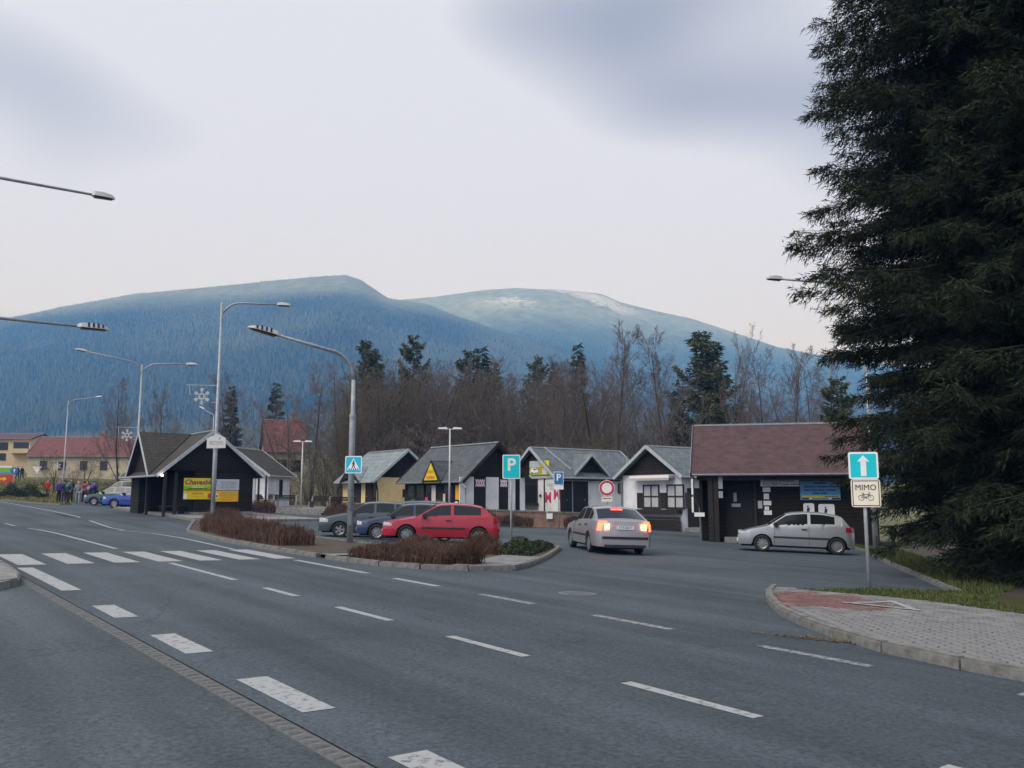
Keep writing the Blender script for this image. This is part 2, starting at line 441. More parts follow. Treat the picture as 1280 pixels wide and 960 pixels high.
def text(txt, size, m, parent, loc, rot=(R(90), 0, 0), bold=.0, shear=0., sx=1., name='lettering', space=1.):
    """one object for each word, laid out on one centred line; lines too blurred to read are plain dashes"""
    ws = [text_mesh(w, size, m, .0015, bold, shear, space) for w in txt.split()]
    if txt in BLUR:
        for k, me in enumerate(ws):
            bx0, bx1 = min(v.co.x for v in me.vertices), max(v.co.x for v in me.vertices)
            ws[k] = MB().box(((bx0 + bx1) / 2, 0, 0), (bx1 - bx0, size * .42, .003)).mesh(name, m)
    wd = [max(v.co.x for v in me.vertices) - min(v.co.x for v in me.vertices) for me in ws]
    gap = size * .3; tot = sum(wd) + gap * (len(ws) - 1); x = -tot / 2
    ax = Matrix.Rotation(rot[2], 3, 'Z') @ Vector((1, 0, 0))
    for me, w in zip(ws, wd):
        o = obj(name, me, parent, Vector(loc) + ax * ((x + w / 2) * sx), rot); o.scale = (sx, 1, 1); x += w + gap
    return o

def rrect(w, h, r, n=5):
    pts = []
    for cx, cy, a0 in ((w / 2 - r, h / 2 - r, 0), (-w / 2 + r, h / 2 - r, 90), (-w / 2 + r, -h / 2 + r, 180), (w / 2 - r, -h / 2 + r, 270)):
        for i in range(n):
            a = R(a0 + 90 * i / (n - 1)); pts.append((cx + r * math.cos(a), cy + r * math.sin(a)))
    return pts
def plate(w, h, m, parent, loc, r=.03, t=.006, name='plate'):
    """rounded plate that faces local -y, its front at loc.y"""
    return MB().prism(rrect(w, h, r), 'Y', 0, t).build(name, m, parent, loc=loc)

# ================================================================== setting: land, road, pavements
def build_terrain():
    xs = np.unique(np.concatenate([np.linspace(-2500, -160, 30), np.linspace(-160, 160, 81), np.linspace(160, 2500, 30)]))
    ys = np.unique(np.concatenate([np.linspace(-120, 130, 64), np.linspace(130, 420, 40), np.linspace(420, 2600, 40)]))
    X, Y = np.meshgrid(xs, ys)
    Z = gz(X, Y) - 0.05
    # rough meadow away from the paved part
    off = sstep(60, 75, Y) * 0.12 * (np.sin(X * .7 + Y * .31) + np.sin(X * .23 - Y * .57))
    Z = Z + np.clip(off, -.2, 0)
    v = np.stack([X, Y, Z], -1).reshape(-1, 3)
    nx = len(xs); i = np.arange((len(ys) - 1) * nx).reshape(-1, nx)[:, :-1].ravel()
    f = np.stack([i, i + 1, i + nx + 1, i + nx], -1)
    o = obj('ground', npmesh('ground', v, f, 'grass_soil', smooth=True)); o['kind'] = 'structure'
    return o
ground = build_terrain()

road = sheet('main_road', [RD(-30, -3.0), RD(130, -3.0), RD(130, 3.35), RD(-30, 3.35)][::-1], 0, 'asphalt', step=5)
lot = sheet('car_park_asphalt', [RD(-16, 3.35), RD(82, 3.35), (-46.5, 77.3), (-40.2, 68.5), (-34, 62.6), (-31.3, 61.2), (-36.5, 73), (-36, 80), (-27, 82), (-22, 72), (-16, 63), (-8, 62), (4, 52), (6, 60), (13, 56), (19, 46), (24, 36), (22, 22), (14, 10)], 0, 'asphalt_lot', step=2)
apron = sheet('forecourt_asphalt', [RD(-30, -3.17), RD(60, -3.17), RD(60, -40), RD(-30, -40)], 0, 'asphalt_old', step=5)
joint = sheet('gutter_bed', [RD(-30, -3.0), RD(60, -3.0), RD(60, -3.17), RD(-30, -3.17)], -.008, 'sand_joint', step=5)

def gmark(name, pts, dz=.004, m='paint', parent=None):
    return sheet(name, pts, dz, m, parent or road, step=3)
def dash(s0, s1, t, w=.125, name='lane_dash', m='paint', parent=None, dz=.004):
    j = lambda: random.uniform(-.008, .008)
    return gmark(name, [RD(s0, t - w / 2 + j()), RD(s1, t - w / 2 + j()), RD(s1 + j(), t + w / 2 + j()), RD(s0 + j(), t + w / 2)], dz, m, parent)
for a, b in [(-9.9, -8.5), (-7.1, -5.7), (-4.3, -2.9), (-1.5, -.1), (1.24, 2.67), (4.05, 5.26), (6.61, 10.3), (14.7, 33.7), (36, 60), (62, 90)]:
    dash(a, b, 0.03)
for a, b in [(-7.6, -6.3), (-5.0, -3.72), (-2.47, -1.18), (.15, 1.37), (2.8, 4.02), (5.9, 9.9)]:
    dash(a, b, -2.71, .27, 'edge_dash')
for a, b, m in [(-6.3, -5.0, 'paint_worn'), (-3.6, -2.25, 'paint_worn'), (-.92, .5, 'paint_worn'), (1.85, 3.19, 'paint_worn'), (4.47, 5.96, 'paint'), (7.0, 10.4, 'paint')]:
    dash(a, b, 2.86, .15, 'edge_dash', m)
edge = [(14.0, 2.75), (19.4, 3.05), (27.5, 3.2)]
for (s0, t0), (s1, t1) in zip(edge, edge[1:]):
    gmark('edge_line', [RD(s0, t0 - .06), RD(s1, t1 - .06), RD(s1, t1 + .06), RD(s0, t0 + .06)])
edge = [(27.5, 3.42), (46, 4.0), (66, 4.35), (90, 4.5)]
for (s0, t0), (s1, t1) in zip(edge, edge[1:]):
    gmark('edge_line', [RD(s0, t0 - .06), RD(s1, t1 - .06), RD(s1, t1 + .06), RD(s0, t0 + .06)], parent=lot)
for k in range(7):
    t = -2.5 + .885 * k
    dash(10.5 + .06 * k, 13.3 + .1 * k, t, .50, 'zebra_stripe')
dash(14.0, 17.0, -2.71, .25, 'edge_dash')

# gutter of granite setts, each one a stone
sett_me = []
for k in range(4):
    mb = MB(); w, l, h = .125, .105, .06
    q = .012
    vs = [(-w / 2, -l / 2, -h), (w / 2, -l / 2, -h), (w / 2, l / 2, -h), (-w / 2, l / 2, -h),
          (-w / 2, -l / 2, -q), (w / 2, -l / 2, -q), (w / 2, l / 2, -q), (-w / 2, l / 2, -q),
          (-w / 2 + q, -l / 2 + q, random.uniform(-.004, .004)), (w / 2 - q, -l / 2 + q, random.uniform(-.004, .004)), (w / 2 - q, l / 2 - q, random.uniform(-.004, .004)), (-w / 2 + q, l / 2 - q, random.uniform(-.004, .004))]
    mb.add(vs, [(0, 1, 5, 4), (1, 2, 6, 5), (2, 3, 7, 6), (3, 0, 4, 7), (4, 5, 9, 8), (5, 6, 10, 9), (6, 7, 11, 10), (7, 4, 8, 11), (8, 9, 10, 11)])
    sett_me.append(mb.mesh('sett', 'sett'))
s = -8.0; k = 0
while s < 9:
    x, y = RD(s, -3.085 + random.uniform(-.008, .008))
    o = obj('sett', sett_me[k % 4], joint, (x, y, gzf(x, y) + .004), (random.uniform(-.03, .03), random.uniform(-.03, .03), A1 + R(90) + random.uniform(-.06, .06)))
    s += random.uniform(.118, .132); k += 1

KERB_ME = MB().box((0, 0, -.07), (.985, .14, .30)).mesh('kerb_stone', 'kerb')
bmk = bmesh.new(); bmk.from_mesh(KERB_ME)
bmesh.ops.bevel(bmk, geom=[e for e in bmk.edges if abs(e.verts[0].co.z - .08) < .01 and abs(e.verts[1].co.z - .08) < .01], offset=.025, segments=2, affect='EDGES')
bmk.to_mesh(KERB_ME); bmk.free()
def smooth_poly(pts, n=4):
    """Catmull-Rom through the points"""
    out = []
    P = [Vector(p) for p in pts]
    for i in range(len(P) - 1):
        p0 = P[max(i - 1, 0)]; p1 = P[i]; p2 = P[i + 1]; p3 = P[min(i + 2, len(P) - 1)]
        for k in range(n):
            t = k / n
            out.append(.5 * ((2 * p1) + (p2 - p0) * t + (2 * p0 - 5 * p1 + 4 * p2 - p3) * t * t + (3 * p1 - p0 - 3 * p2 + p3) * t ** 3))
    out.append(P[-1]); return [(p[0], p[1]) for p in out]
def kerbs(parent, pts, h=.11, closed=False, step=1.0):
    """kerb stones, about a metre each, along a polyline"""
    pts = [Vector(p) for p in pts]
    if closed: pts.append(pts[0])
    d = [0]
    for a, b in zip(pts, pts[1:]): d.append(d[-1] + (b - a).length)
    n = max(1, round(d[-1] / step)); L0 = d[-1] / n
    def pos(q):
        for i in range(len(pts) - 1):
            if q <= d[i + 1] + 1e-9:
                f = (q - d[i]) / max(1e-6, d[i + 1] - d[i]); return pts[i].lerp(pts[i + 1], f)
        return pts[-1]
    for i in range(n):
        a = pos(i * L0); b = pos((i + 1) * L0); m = (a + b) / 2; v = b - a
        za, zb = gzf(a.x, a.y), gzf(b.x, b.y)
        o = obj('kerb_stone', KERB_ME, parent, (m.x, m.y, (za + zb) / 2 + h - .08 + random.uniform(-.006, .006)),
                (random.uniform(-.02, .02), -math.atan2(zb - za, v.length), math.atan2(v.y, v.x) + random.uniform(-.006, .006)))
        o.scale = (v.length / 1.0, 1, 1)

# --- traffic islands between road and car park
isl1 = [RD(33, 7.9), RD(28.5, 6.2), RD(24.5, 4.95), RD(18.5, 3.75), RD(14.8, 3.6), RD(12.4, 3.6), RD(11.0, 3.7)]
isl1 = smooth_poly(isl1, 3)
back1 = [RD(11.0, 6.2), RD(12.6, 6.9), RD(20, 7.4), RD(28, 9.2), RD(34, 12)]
i1 = sheet('island_soil', isl1 + back1, .07, 'earth', step=3)
kerbs(i1, isl1, .11); kerbs(i1, back1, .11)
isl2 = smooth_poly([RD(10.5, 3.7), RD(9.2, 3.78), RD(7.9, 4.2), RD(7.1, 4.9), RD(6.68, 5.7), RD(6.85, 6.6), RD(8.9, 9.0), RD(12.2, 12.4), RD(12.9, 13.0)], 3)
back2 = [RD(13.3, 12.0), RD(13.2, 10), RD(13.0, 8.2), RD(10.5, 7.0)]
i2 = sheet('island_soil', isl2 + back2, .07, 'earth', step=3)
kerbs(i2, isl2, .11); kerbs(i2, back2, .11)
gap = sheet('crossing_pavement', [RD(10.98, 3.75), RD(10.98, 6.2), RD(10.52, 7.0), RD(10.52, 3.75)], .09, 'concrete', step=2)
tip = sheet('island_pavement', [RD(7.25, 5.0), RD(6.82, 5.7), RD(6.95, 6.6), RD(8.8, 8.8), RD(9.6, 8.2), RD(8.2, 6.3)], .10, 'paver', step=2)
kerbs(lot, [(-62, 98), (-46.7, 77.6), (-40.4, 68.8), (-34.1, 62.9), (-31.5, 61.5), (-31.9, 63)], .09)
# dust strip along the car park side of the islands
gp = sheet('gravel_strip', [RD(11.0, 6.35), RD(12.5, 7.05), RD(20, 7.55), RD(28, 9.35), RD(28, 9.9), RD(20, 8.3), RD(12.6, 8.0), RD(10.9, 7.2)], .006, 'concrete', step=3)

# --- bus stop pavement under the shelter
bp_poly = [RD(34, 8.0), RD(36, 8.2), RD(44, 8.4), RD(52, 9.0), RD(52, 15), RD(34, 15), RD(33, 12)]
bus_pave = sheet('bus_stop_pavement', bp_poly, .12, 'concrete', step=3, thick=.3)
kerbs(bus_pave, [RD(33, 7.9), RD(36, 8.1), RD(44, 8.3), RD(52, 8.9)], .125)

# --- left pavement corner at the zebra
lp = smooth_poly([RD(30, -3.12), RD(12, -3.12), RD(10.0, -3.12), RD(8.4, -3.14), RD(7.2, -3.25), RD(6.35, -3.55), RD(6.0, -4.1), RD(6.1, -6), RD(6.4, -14)], 3)
lpv = sheet('left_pavement', lp + [RD(40, -14), RD(40, -3.12)], .115, 'concrete', step=3, thick=.3)
kerbs(lpv, lp, .12)

# --- right pavement with block paving
rk = smooth_poly([RD(1.6, 8.6), RD(1.05, 7.65), RD(.45, 6.85), RD(-.85, 5.4), RD(-2.2, 4.4), RD(-3.2, 3.85), RD(-4.8, 3.55), RD(-8, 3.5), RD(-16, 3.5)], 4)
rback = [G2(1000, 744.5), G2(1040, 748), G2(1100, 752.5), G2(1180, 762), G2(1230, 769), G2(1290, 778), G2(1400, 795), (14.2, 9.0)]
rpv_poly = rk + [(18.0, -2.0)] + rback[::-1]
rpv = sheet('right_pavement', rpv_poly, .085, 'sand_joint', step=3, thick=.3)
kerbs(rpv, rk, .125)

def inside(poly, x, y):
    c = False; n = len(poly); j = n - 1
    for i in range(n):
        xi, yi = poly[i][:2]; xj, yj = poly[j][:2]
        if (yi > y) != (yj > y) and x < (xj - xi) * (y - yi) / (yj - yi) + xi: c = not c
        j = i
    return c
def pdist(poly, x, y):
    d = 1e9; p = Vector((x, y))
    for i in range(len(poly) - 1):
        a = Vector(poly[i][:2]); b = Vector(poly[i + 1][:2]); ab = b - a
        t = max(0, min(1, (p - a).dot(ab) / max(1e-9, ab.length_squared))); d = min(d, (a + ab * t - p).length)
    return d
def build_pavers():
    w, l, h, q = .196, .097, .03, .005
    vs = [(-w / 2, -l / 2, -h), (w / 2, -l / 2, -h), (w / 2, l / 2, -h), (-w / 2, l / 2, -h), (-w / 2, -l / 2, -q), (w / 2, -l / 2, -q), (w / 2, l / 2, -q), (-w / 2, l / 2, -q),
          (-w / 2 + q, -l / 2 + q, 0), (w / 2 - q, -l / 2 + q, 0), (w / 2 - q, l / 2 - q, 0), (-w / 2 + q, l / 2 - q, 0)]
    fs = [(0, 1, 5, 4), (1, 2, 6, 5), (2, 3, 7, 6), (3, 0, 4, 7), (4, 5, 9, 8), (5, 6, 10, 9), (6, 7, 11, 10), (7, 4, 8, 11), (8, 9, 10, 11)]
    mes = {k: MB().add(vs, fs).mesh('paver', k) for k in ('paver', 'paver2', 'paver_red')}
    th = math.atan2(rback[4][1] - rback[1][1], rback[4][0] - rback[1][0])
    ca, sa = math.cos(th), math.sin(th); ox, oy = rback[1]
    cand = []
    for j in range(-90, 30):
        for i in range(-20, 60):
            a = (i + (j % 2) * .5) * .2; b = j * .1
            x = ox + a * ca - b * sa; y = oy + a * sa + b * ca
            if y < 3 or x > 13: continue
            if inside(rpv_poly, x, y) and pdist(rk, x, y) > .13 and pdist(rback, x, y) > .1:
                cand.append((math.hypot(x, y), x, y))
    cand.sort()
    vis = [c for c in cand if abs(c[1] / c[2]) < .6]
    own = set(vis[:300])
    bulk = {k: ([], []) for k in mes}
    for c in cand:
        d, x, y = c
        redness = math.hypot((x - 4.95) * .8, (y - 14.2) * .75) 
        red = redness < .85 + random.uniform(-.2, .2) and y > 13.0
        k = 'paver_red' if red else random.choice(['paver', 'paver', 'paver2'])
        z = gzf(x, y) + .115 + random.uniform(-.004, .003)
        if c in own:
            obj('paver', mes[k], rpv, (x, y, z), (random.uniform(-.015, .015), random.uniform(-.015, .015), th))
        else:
            V, F = bulk[k]; n = len(V)
            V += [(x + vx * ca - vy * sa, y + vx * sa + vy * ca, z + vz) for vx, vy, vz in vs]
            F += [tuple(q + n for q in f) for f in fs]
    for k, (V, F) in bulk.items():
        if V:
            o = MB().add(V, F).build('pavers', k, rpv); o['kind'] = 'stuff'
build_pavers()
# white outlined triangle painted on the blocks
def tri_mark(a, b, c, w=.09):
    pts = [Vector(G2(*a)), Vector(G2(*b)), Vector(G2(*c))]
    cen = sum(pts, Vector((0, 0))) / 3
    for i in range(3):
        p, q = pts[i], pts[(i + 1) % 3]; d = (q - p).normalized(); n = Vector((-d.y, d.x))
        if n.dot(cen - p) < 0: n = -n
        sheet('pavement_mark', [p, q, q + n * w, p + n * w], .122 + .002 * i, 'paint', rpv, step=3)
tri_mark((1052, 763), (1118, 760.5), (1152, 774), .12)

# --- grass strip behind the right pavement and the verge with the spruces
verge_edge = [G2(1052, 682), G2(1080, 690), G2(1112, 706), G2(1150, 722), G2(1200, 744), G2(1240, 757)]
verge = sheet('verge', verge_edge + [G2(1300, 775), (16, 11), (40, 8), (45, 45), (18, 42), (15.5, 35)], .06, 'earth', step=3)
kerbs(verge, [(15.2, 33.5)] + verge_edge[:5], .10)
strip = [G2(985, 743)] + rback[:] + [(15.5, 11), G2(1290, 772), G2(1200, 744.5), G2(1160, 743.2), G2(1090, 741.5), G2(1040, 742)]
gstrip = sheet('grass_strip', strip, .075, 'grass_soil', step=3)
kerbs(gstrip, rback[:7], .10, step=.8)
kerbs(gstrip, [G2(988, 742.5), G2(1040, 741), G2(1090, 740.8), G2(1160, 742.5)], .07, step=1.2)

# --- manhole cover in the junction
mh = MB().tube([(0, 0, -.02), (0, 0, .006)], [.33, .33], 24)
for k in range(-3, 4):
    mh.bx(-.25, .25, k * .07 - .012, k * .07 + .012, .006, .01)
p = G(722, 742); o = mh.build('manhole_cover', 'galv_dark', loc=p); o.rotation_euler = (0, R(1.86), .4)
tag(o, 'round iron manhole cover set in the asphalt of the side junction', 'manhole')
# fallen leaves by the kerb
def leaf_litter():
    V = []; F = []; T = []
    for i in range(120):
        s = random.gauss(-2.35, .35); t = 4.15 - (s + 2.35) * .45 + random.gauss(-.22, .07)
        x, y = RD(s, t); z = gzf(x, y) + .006 + random.random() * .02; a = random.random() * 6.28; w = random.uniform(.015, .04)
        n = len(V); dx, dy = math.cos(a) * w, math.sin(a) * w; tz = random.uniform(-.01, .02)
        V += [(x - dx, y - dy, z), (x + dy * .5, y - dx * .5, z + tz), (x + dx, y + dy, z + .004), (x - dy * .5, y + dx * .5, z - 0)]
        F.append((n, n + 1, n + 2, n + 3)); T += [random.random()] * 4
    M['leaf_litter'] = mat_attr('leaf_litter', (.06, .035, .015), (.22, .12, .03))
    o = obj('leaf_litter', npmesh('leaf_litter', np.array(V), np.array(F), 'leaf_litter', np.array(T)))
    tag(o, 'brown fallen leaves gathered in the gutter below the paved corner', 'leaves', kind='stuff')
leaf_litter()

# ================================================================== mountains
def vnoise(x, y, seed):
    """smooth value noise on arrays"""
    xi = np.floor(x).astype(int); yi = np.floor(y).astype(int); xf = x - xi; yf = y - yi
    def h(a, b):
        n = (a * 374761393 + b * 668265263 + seed * 974634777) & 0x7fffffff
        n = ((n ^ (n >> 13)) * 1274126177) & 0x7fffffff
        return (n ^ (n >> 16)) % 10007 / 10007.0
    u = xf * xf * (3 - 2 * xf); v = yf * yf * (3 - 2 * yf)
    return (h(xi, yi) * (1 - u) + h(xi + 1, yi) * u) * (1 - v) + (h(xi, yi + 1) * (1 - u) + h(xi + 1, yi + 1) * u) * v
def fbm(x, y, seed, o=5):
    r = 0; a = .5
    for k in range(o):
        r = r + a * (vnoise(x * 2 ** k, y * 2 ** k, seed + k) - .5); a *= .5
    return r

def mountain(name, crest_px, D, r0, foot_z, label, forest_n, tree_h, m, fmat, seed, amp, upper=None, pale=(400, 520)):
    """a ridge D metres away whose crest follows the skyline; the slope comes down to r0 metres"""
    cu = np.array([p[0] for p in crest_px], float); cv = np.array([p[1] for p in crest_px], float)
    def hmap(tan_az, r):
        u = 640 + tan_az * FPX / math.cos(PITCH) * 1.0
        v = np.interp(u, cu, cv)
        up = (480 - v) / FPX
        dz = (math.sin(PITCH) + up * math.cos(PITCH)) / (math.cos(PITCH) - up * math.sin(PITCH))
        q = (r - r0) / (D - r0)
        x = tan_az * r
        e0 = (foot_z - CAMH) / r0
        e = e0 + (dz - e0) * np.sin(np.clip(q, 0, 1) * math.pi / 2) ** 1.15
        z = CAMH + np.where(q < 1, e * r, dz * D * (1 - .5 * np.clip(q - 1, 0, 1) ** 1.3))
        env = np.clip(q * 2, 0, 1) * np.clip((.97 - q) * 3, 0, 1)
        z = z + amp * env * (fbm(x / 600, r / 800, seed) + .5 * fbm(x / 220, r / 260, seed + 9)) - amp * .2 * env
        return x, z
    ta = np.linspace(-1.05, 1.05, 240); rr = np.concatenate([np.linspace(r0, D, 70), D + np.linspace(30, D * .35, 14)])
    T, RR = np.meshgrid(ta, rr)
    X, Z = hmap(T, RR)
    v = np.stack([X, RR, Z], -1).reshape(-1, 3)
    nx = len(ta); i = np.arange((len(rr) - 1) * nx).reshape(-1, nx)[:, :-1].ravel()
    o = obj(name, npmesh(name, v, np.stack([i, i + 1, i + nx + 1, i + nx], -1), m, smooth=True)); o['kind'] = 'structure'
    # forest: low cones, one per tree
    n = forest_n
    t = RNG.uniform(-.68, .68, n); q = RNG.uniform(0.08, 1.02, n) ** .8; r = r0 + (D - r0) * q
    x, z = hmap(t, r)
    dens = fbm(x / 260, r / 260, seed + 31)
    keep = dens > -.24
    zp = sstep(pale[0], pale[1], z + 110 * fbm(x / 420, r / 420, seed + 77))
    if upper is not None: keep &= ~(RNG.random(n) < zp * upper)
    t, r, x, z, q, zp = t[keep], r[keep], x[keep], z[keep], q[keep], zp[keep]
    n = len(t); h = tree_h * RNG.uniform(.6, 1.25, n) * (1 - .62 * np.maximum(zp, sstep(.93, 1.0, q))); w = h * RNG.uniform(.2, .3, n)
    ang = RNG.uniform(0, 6.28, n); V = np.zeros((n, 4, 3))
    for k in range(3):
        a = ang + k * 2.0944
        V[:, k, 0] = x + w * np.cos(a); V[:, k, 1] = r + w * np.sin(a); V[:, k, 2] = z - 1
    V[:, 3, 0] = x; V[:, 3, 1] = r; V[:, 3, 2] = z + h
    b = np.arange(n) * 4
    F = np.concatenate([np.stack([b + k, b + (k + 1) % 3, b + 3], -1) for k in range(3)])
    tint = np.clip(RNG.random(n) * .3 + .55 * sstep(.0, .25, fbm(x / 320, r / 320, seed + 51)) * .5 * (1 - .5 * zp) + zp * .7, 0, 1)  # tint rises with altitude to paint the tops as sunlit
    fo = obj('mountain_forest', npmesh('mountain_forest', V.reshape(-1, 3), F, fmat, np.repeat(tint, 4)))
    tag(fo, label, 'forest', kind='stuff')
    return o
M['forest_front'] = mat_attr('forest_front', (.013, .028, .036), (.19, .21, .15))  # haze blue painted into the dark end, lit tops into the pale
M['forest_back'] = mat_attr('forest_back', (.035, .06, .06), (.21, .235, .16))  # paler throughout: distance haze painted into the tree colour, tops as lit
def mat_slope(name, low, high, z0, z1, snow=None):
    """colour by altitude: shaded forest below and sunlit tops above painted in; pale clearings"""
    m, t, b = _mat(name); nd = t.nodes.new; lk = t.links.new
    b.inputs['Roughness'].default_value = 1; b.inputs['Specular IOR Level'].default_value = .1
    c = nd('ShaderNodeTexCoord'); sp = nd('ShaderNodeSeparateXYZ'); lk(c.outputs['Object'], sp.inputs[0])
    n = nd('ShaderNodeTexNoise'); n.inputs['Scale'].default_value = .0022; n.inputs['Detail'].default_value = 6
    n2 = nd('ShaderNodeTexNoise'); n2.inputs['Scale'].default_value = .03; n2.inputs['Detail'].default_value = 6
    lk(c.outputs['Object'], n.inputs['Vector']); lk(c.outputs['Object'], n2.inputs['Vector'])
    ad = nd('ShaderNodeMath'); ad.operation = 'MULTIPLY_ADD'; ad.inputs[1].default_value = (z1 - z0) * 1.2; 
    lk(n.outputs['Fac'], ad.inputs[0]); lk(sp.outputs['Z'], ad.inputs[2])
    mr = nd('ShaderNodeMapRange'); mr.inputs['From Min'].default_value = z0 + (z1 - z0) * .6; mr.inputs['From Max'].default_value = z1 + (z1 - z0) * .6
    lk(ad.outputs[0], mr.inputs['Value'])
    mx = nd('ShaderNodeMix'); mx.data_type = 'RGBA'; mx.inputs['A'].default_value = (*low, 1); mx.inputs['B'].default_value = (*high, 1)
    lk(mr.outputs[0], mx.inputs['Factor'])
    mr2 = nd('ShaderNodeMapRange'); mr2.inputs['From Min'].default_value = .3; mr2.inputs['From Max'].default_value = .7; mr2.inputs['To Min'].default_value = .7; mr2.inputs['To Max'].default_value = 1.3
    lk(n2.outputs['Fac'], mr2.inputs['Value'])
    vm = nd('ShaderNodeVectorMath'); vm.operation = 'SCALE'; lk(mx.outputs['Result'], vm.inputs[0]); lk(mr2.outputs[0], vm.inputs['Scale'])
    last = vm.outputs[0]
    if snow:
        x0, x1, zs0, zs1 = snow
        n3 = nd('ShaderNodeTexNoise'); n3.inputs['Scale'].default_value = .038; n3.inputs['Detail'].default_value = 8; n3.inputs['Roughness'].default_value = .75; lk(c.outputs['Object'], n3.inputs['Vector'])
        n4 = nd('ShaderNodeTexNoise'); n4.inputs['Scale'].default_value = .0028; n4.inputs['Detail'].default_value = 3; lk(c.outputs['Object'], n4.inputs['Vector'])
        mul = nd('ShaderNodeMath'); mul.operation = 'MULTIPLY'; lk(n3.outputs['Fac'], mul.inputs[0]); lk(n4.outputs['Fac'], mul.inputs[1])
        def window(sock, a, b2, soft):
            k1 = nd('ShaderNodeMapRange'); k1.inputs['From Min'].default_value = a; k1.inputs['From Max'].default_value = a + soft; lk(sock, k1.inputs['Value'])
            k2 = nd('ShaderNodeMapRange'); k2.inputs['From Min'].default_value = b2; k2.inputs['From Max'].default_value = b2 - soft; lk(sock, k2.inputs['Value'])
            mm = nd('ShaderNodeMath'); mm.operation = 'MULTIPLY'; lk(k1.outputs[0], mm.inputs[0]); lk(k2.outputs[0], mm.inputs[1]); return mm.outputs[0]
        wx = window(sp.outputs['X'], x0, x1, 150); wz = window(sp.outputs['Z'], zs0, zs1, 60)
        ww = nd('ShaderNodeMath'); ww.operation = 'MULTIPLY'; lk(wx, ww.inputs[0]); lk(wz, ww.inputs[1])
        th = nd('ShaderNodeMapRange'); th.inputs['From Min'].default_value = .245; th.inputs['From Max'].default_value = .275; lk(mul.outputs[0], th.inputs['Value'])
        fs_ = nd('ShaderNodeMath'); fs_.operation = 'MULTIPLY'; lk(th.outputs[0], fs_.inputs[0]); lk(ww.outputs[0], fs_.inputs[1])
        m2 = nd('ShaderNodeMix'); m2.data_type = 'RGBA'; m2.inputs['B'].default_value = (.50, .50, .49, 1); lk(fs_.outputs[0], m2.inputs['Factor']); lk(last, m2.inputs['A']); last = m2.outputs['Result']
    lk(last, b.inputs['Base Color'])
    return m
FRONT = [(-700, 470), (-250, 432), (-80, 410), (0, 397), (60, 384), (150, 368), (250, 359), (330, 351), (400, 345), (425, 344), (445, 350), (480, 373), (530, 380), (580, 400), (630, 418), (680, 430), (720, 442), (770, 458), (850, 475), (1000, 500), (1300, 510), (2000, 530)]
BACK = [(-700, 480), (300, 420), (440, 385), (480, 376), (540, 371), (600, 363), (640, 360), (700, 362), (755, 367), (780, 378), (830, 390), (870, 398), (920, 414), (980, 434), (1020, 442), (1150, 460), (1350, 470), (2000, 500)]
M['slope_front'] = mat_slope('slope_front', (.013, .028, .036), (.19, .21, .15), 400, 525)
M['slope_back'] = mat_slope('slope_back', (.04, .065, .065), (.22, .245, .165), 420, 600, (-170, 520, 600, 800))  # slope colours paled to stand for haze over the distance
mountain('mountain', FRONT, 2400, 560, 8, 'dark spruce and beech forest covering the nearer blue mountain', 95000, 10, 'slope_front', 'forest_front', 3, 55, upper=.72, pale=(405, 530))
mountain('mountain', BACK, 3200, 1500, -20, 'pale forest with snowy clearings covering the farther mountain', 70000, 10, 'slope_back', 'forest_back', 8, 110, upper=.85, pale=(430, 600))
def haze():
    bm = MB().bx(-4900, 4900, -160, 4600, -60, 830)
    m = bpy.data.materials.new('haze'); m.use_nodes = True; t = m.node_tree; t.nodes.clear()
    o = t.nodes.new('ShaderNodeOutputMaterial'); v = t.nodes.new('ShaderNodeVolumePrincipled')
    v.inputs['Color'].default_value = HAZE_C; v.inputs['Density'].default_value = HAZE_D
    v.inputs['Absorption Color'].default_value = (1, 1, 1, 1)
    t.links.new(v.outputs[0], o.inputs['Volume'])
    h = bm.build('haze', m); tag(h, 'thin blue haze in the valley air before the mountains', 'haze', kind='stuff')
HAZE_D = .00034
HAZE_C = (.13, .42, 1.0, 1)
haze()

# ================================================================== buildings
def roof_slab(name, quad, m, parent, t=.10):
    """quad: eave a, eave b, ridge c, ridge d; a slab of thickness t with UVs in metres"""
    q = [Vector(p) for p in quad]
    n = (q[1] - q[0]).cross(q[3] - q[0]).normalized()
    if n.z < 0: n = -n
    vs = q + [p - n * t for p in q]
    k = len(q)
    fs = [tuple(range(k)), tuple(range(2 * k - 1, k - 1, -1))] + [(i, (i + 1) % k, k + (i + 1) % k, k + i) for i in range(k)]
    me = bpy.data.meshes.new(name); me.from_pydata([tuple(p) for p in vs], [], fs); me.materials.append(M[m])
    bm = bmesh.new(); bm.from_mesh(me); bmesh.ops.recalc_face_normals(bm, faces=bm.faces)
    uvl = bm.loops.layers.uv.new('UVMap')
    ud = (q[1] - q[0]).normalized(); vd = n.cross(ud)
    for f in bm.faces:
        for l in f.loops: l[uvl].uv = ((l.vert.co - q[0]).dot(ud), (l.vert.co - q[0]).dot(vd))
    bm.to_mesh(me); bm.free()
    return obj(name, me, parent)

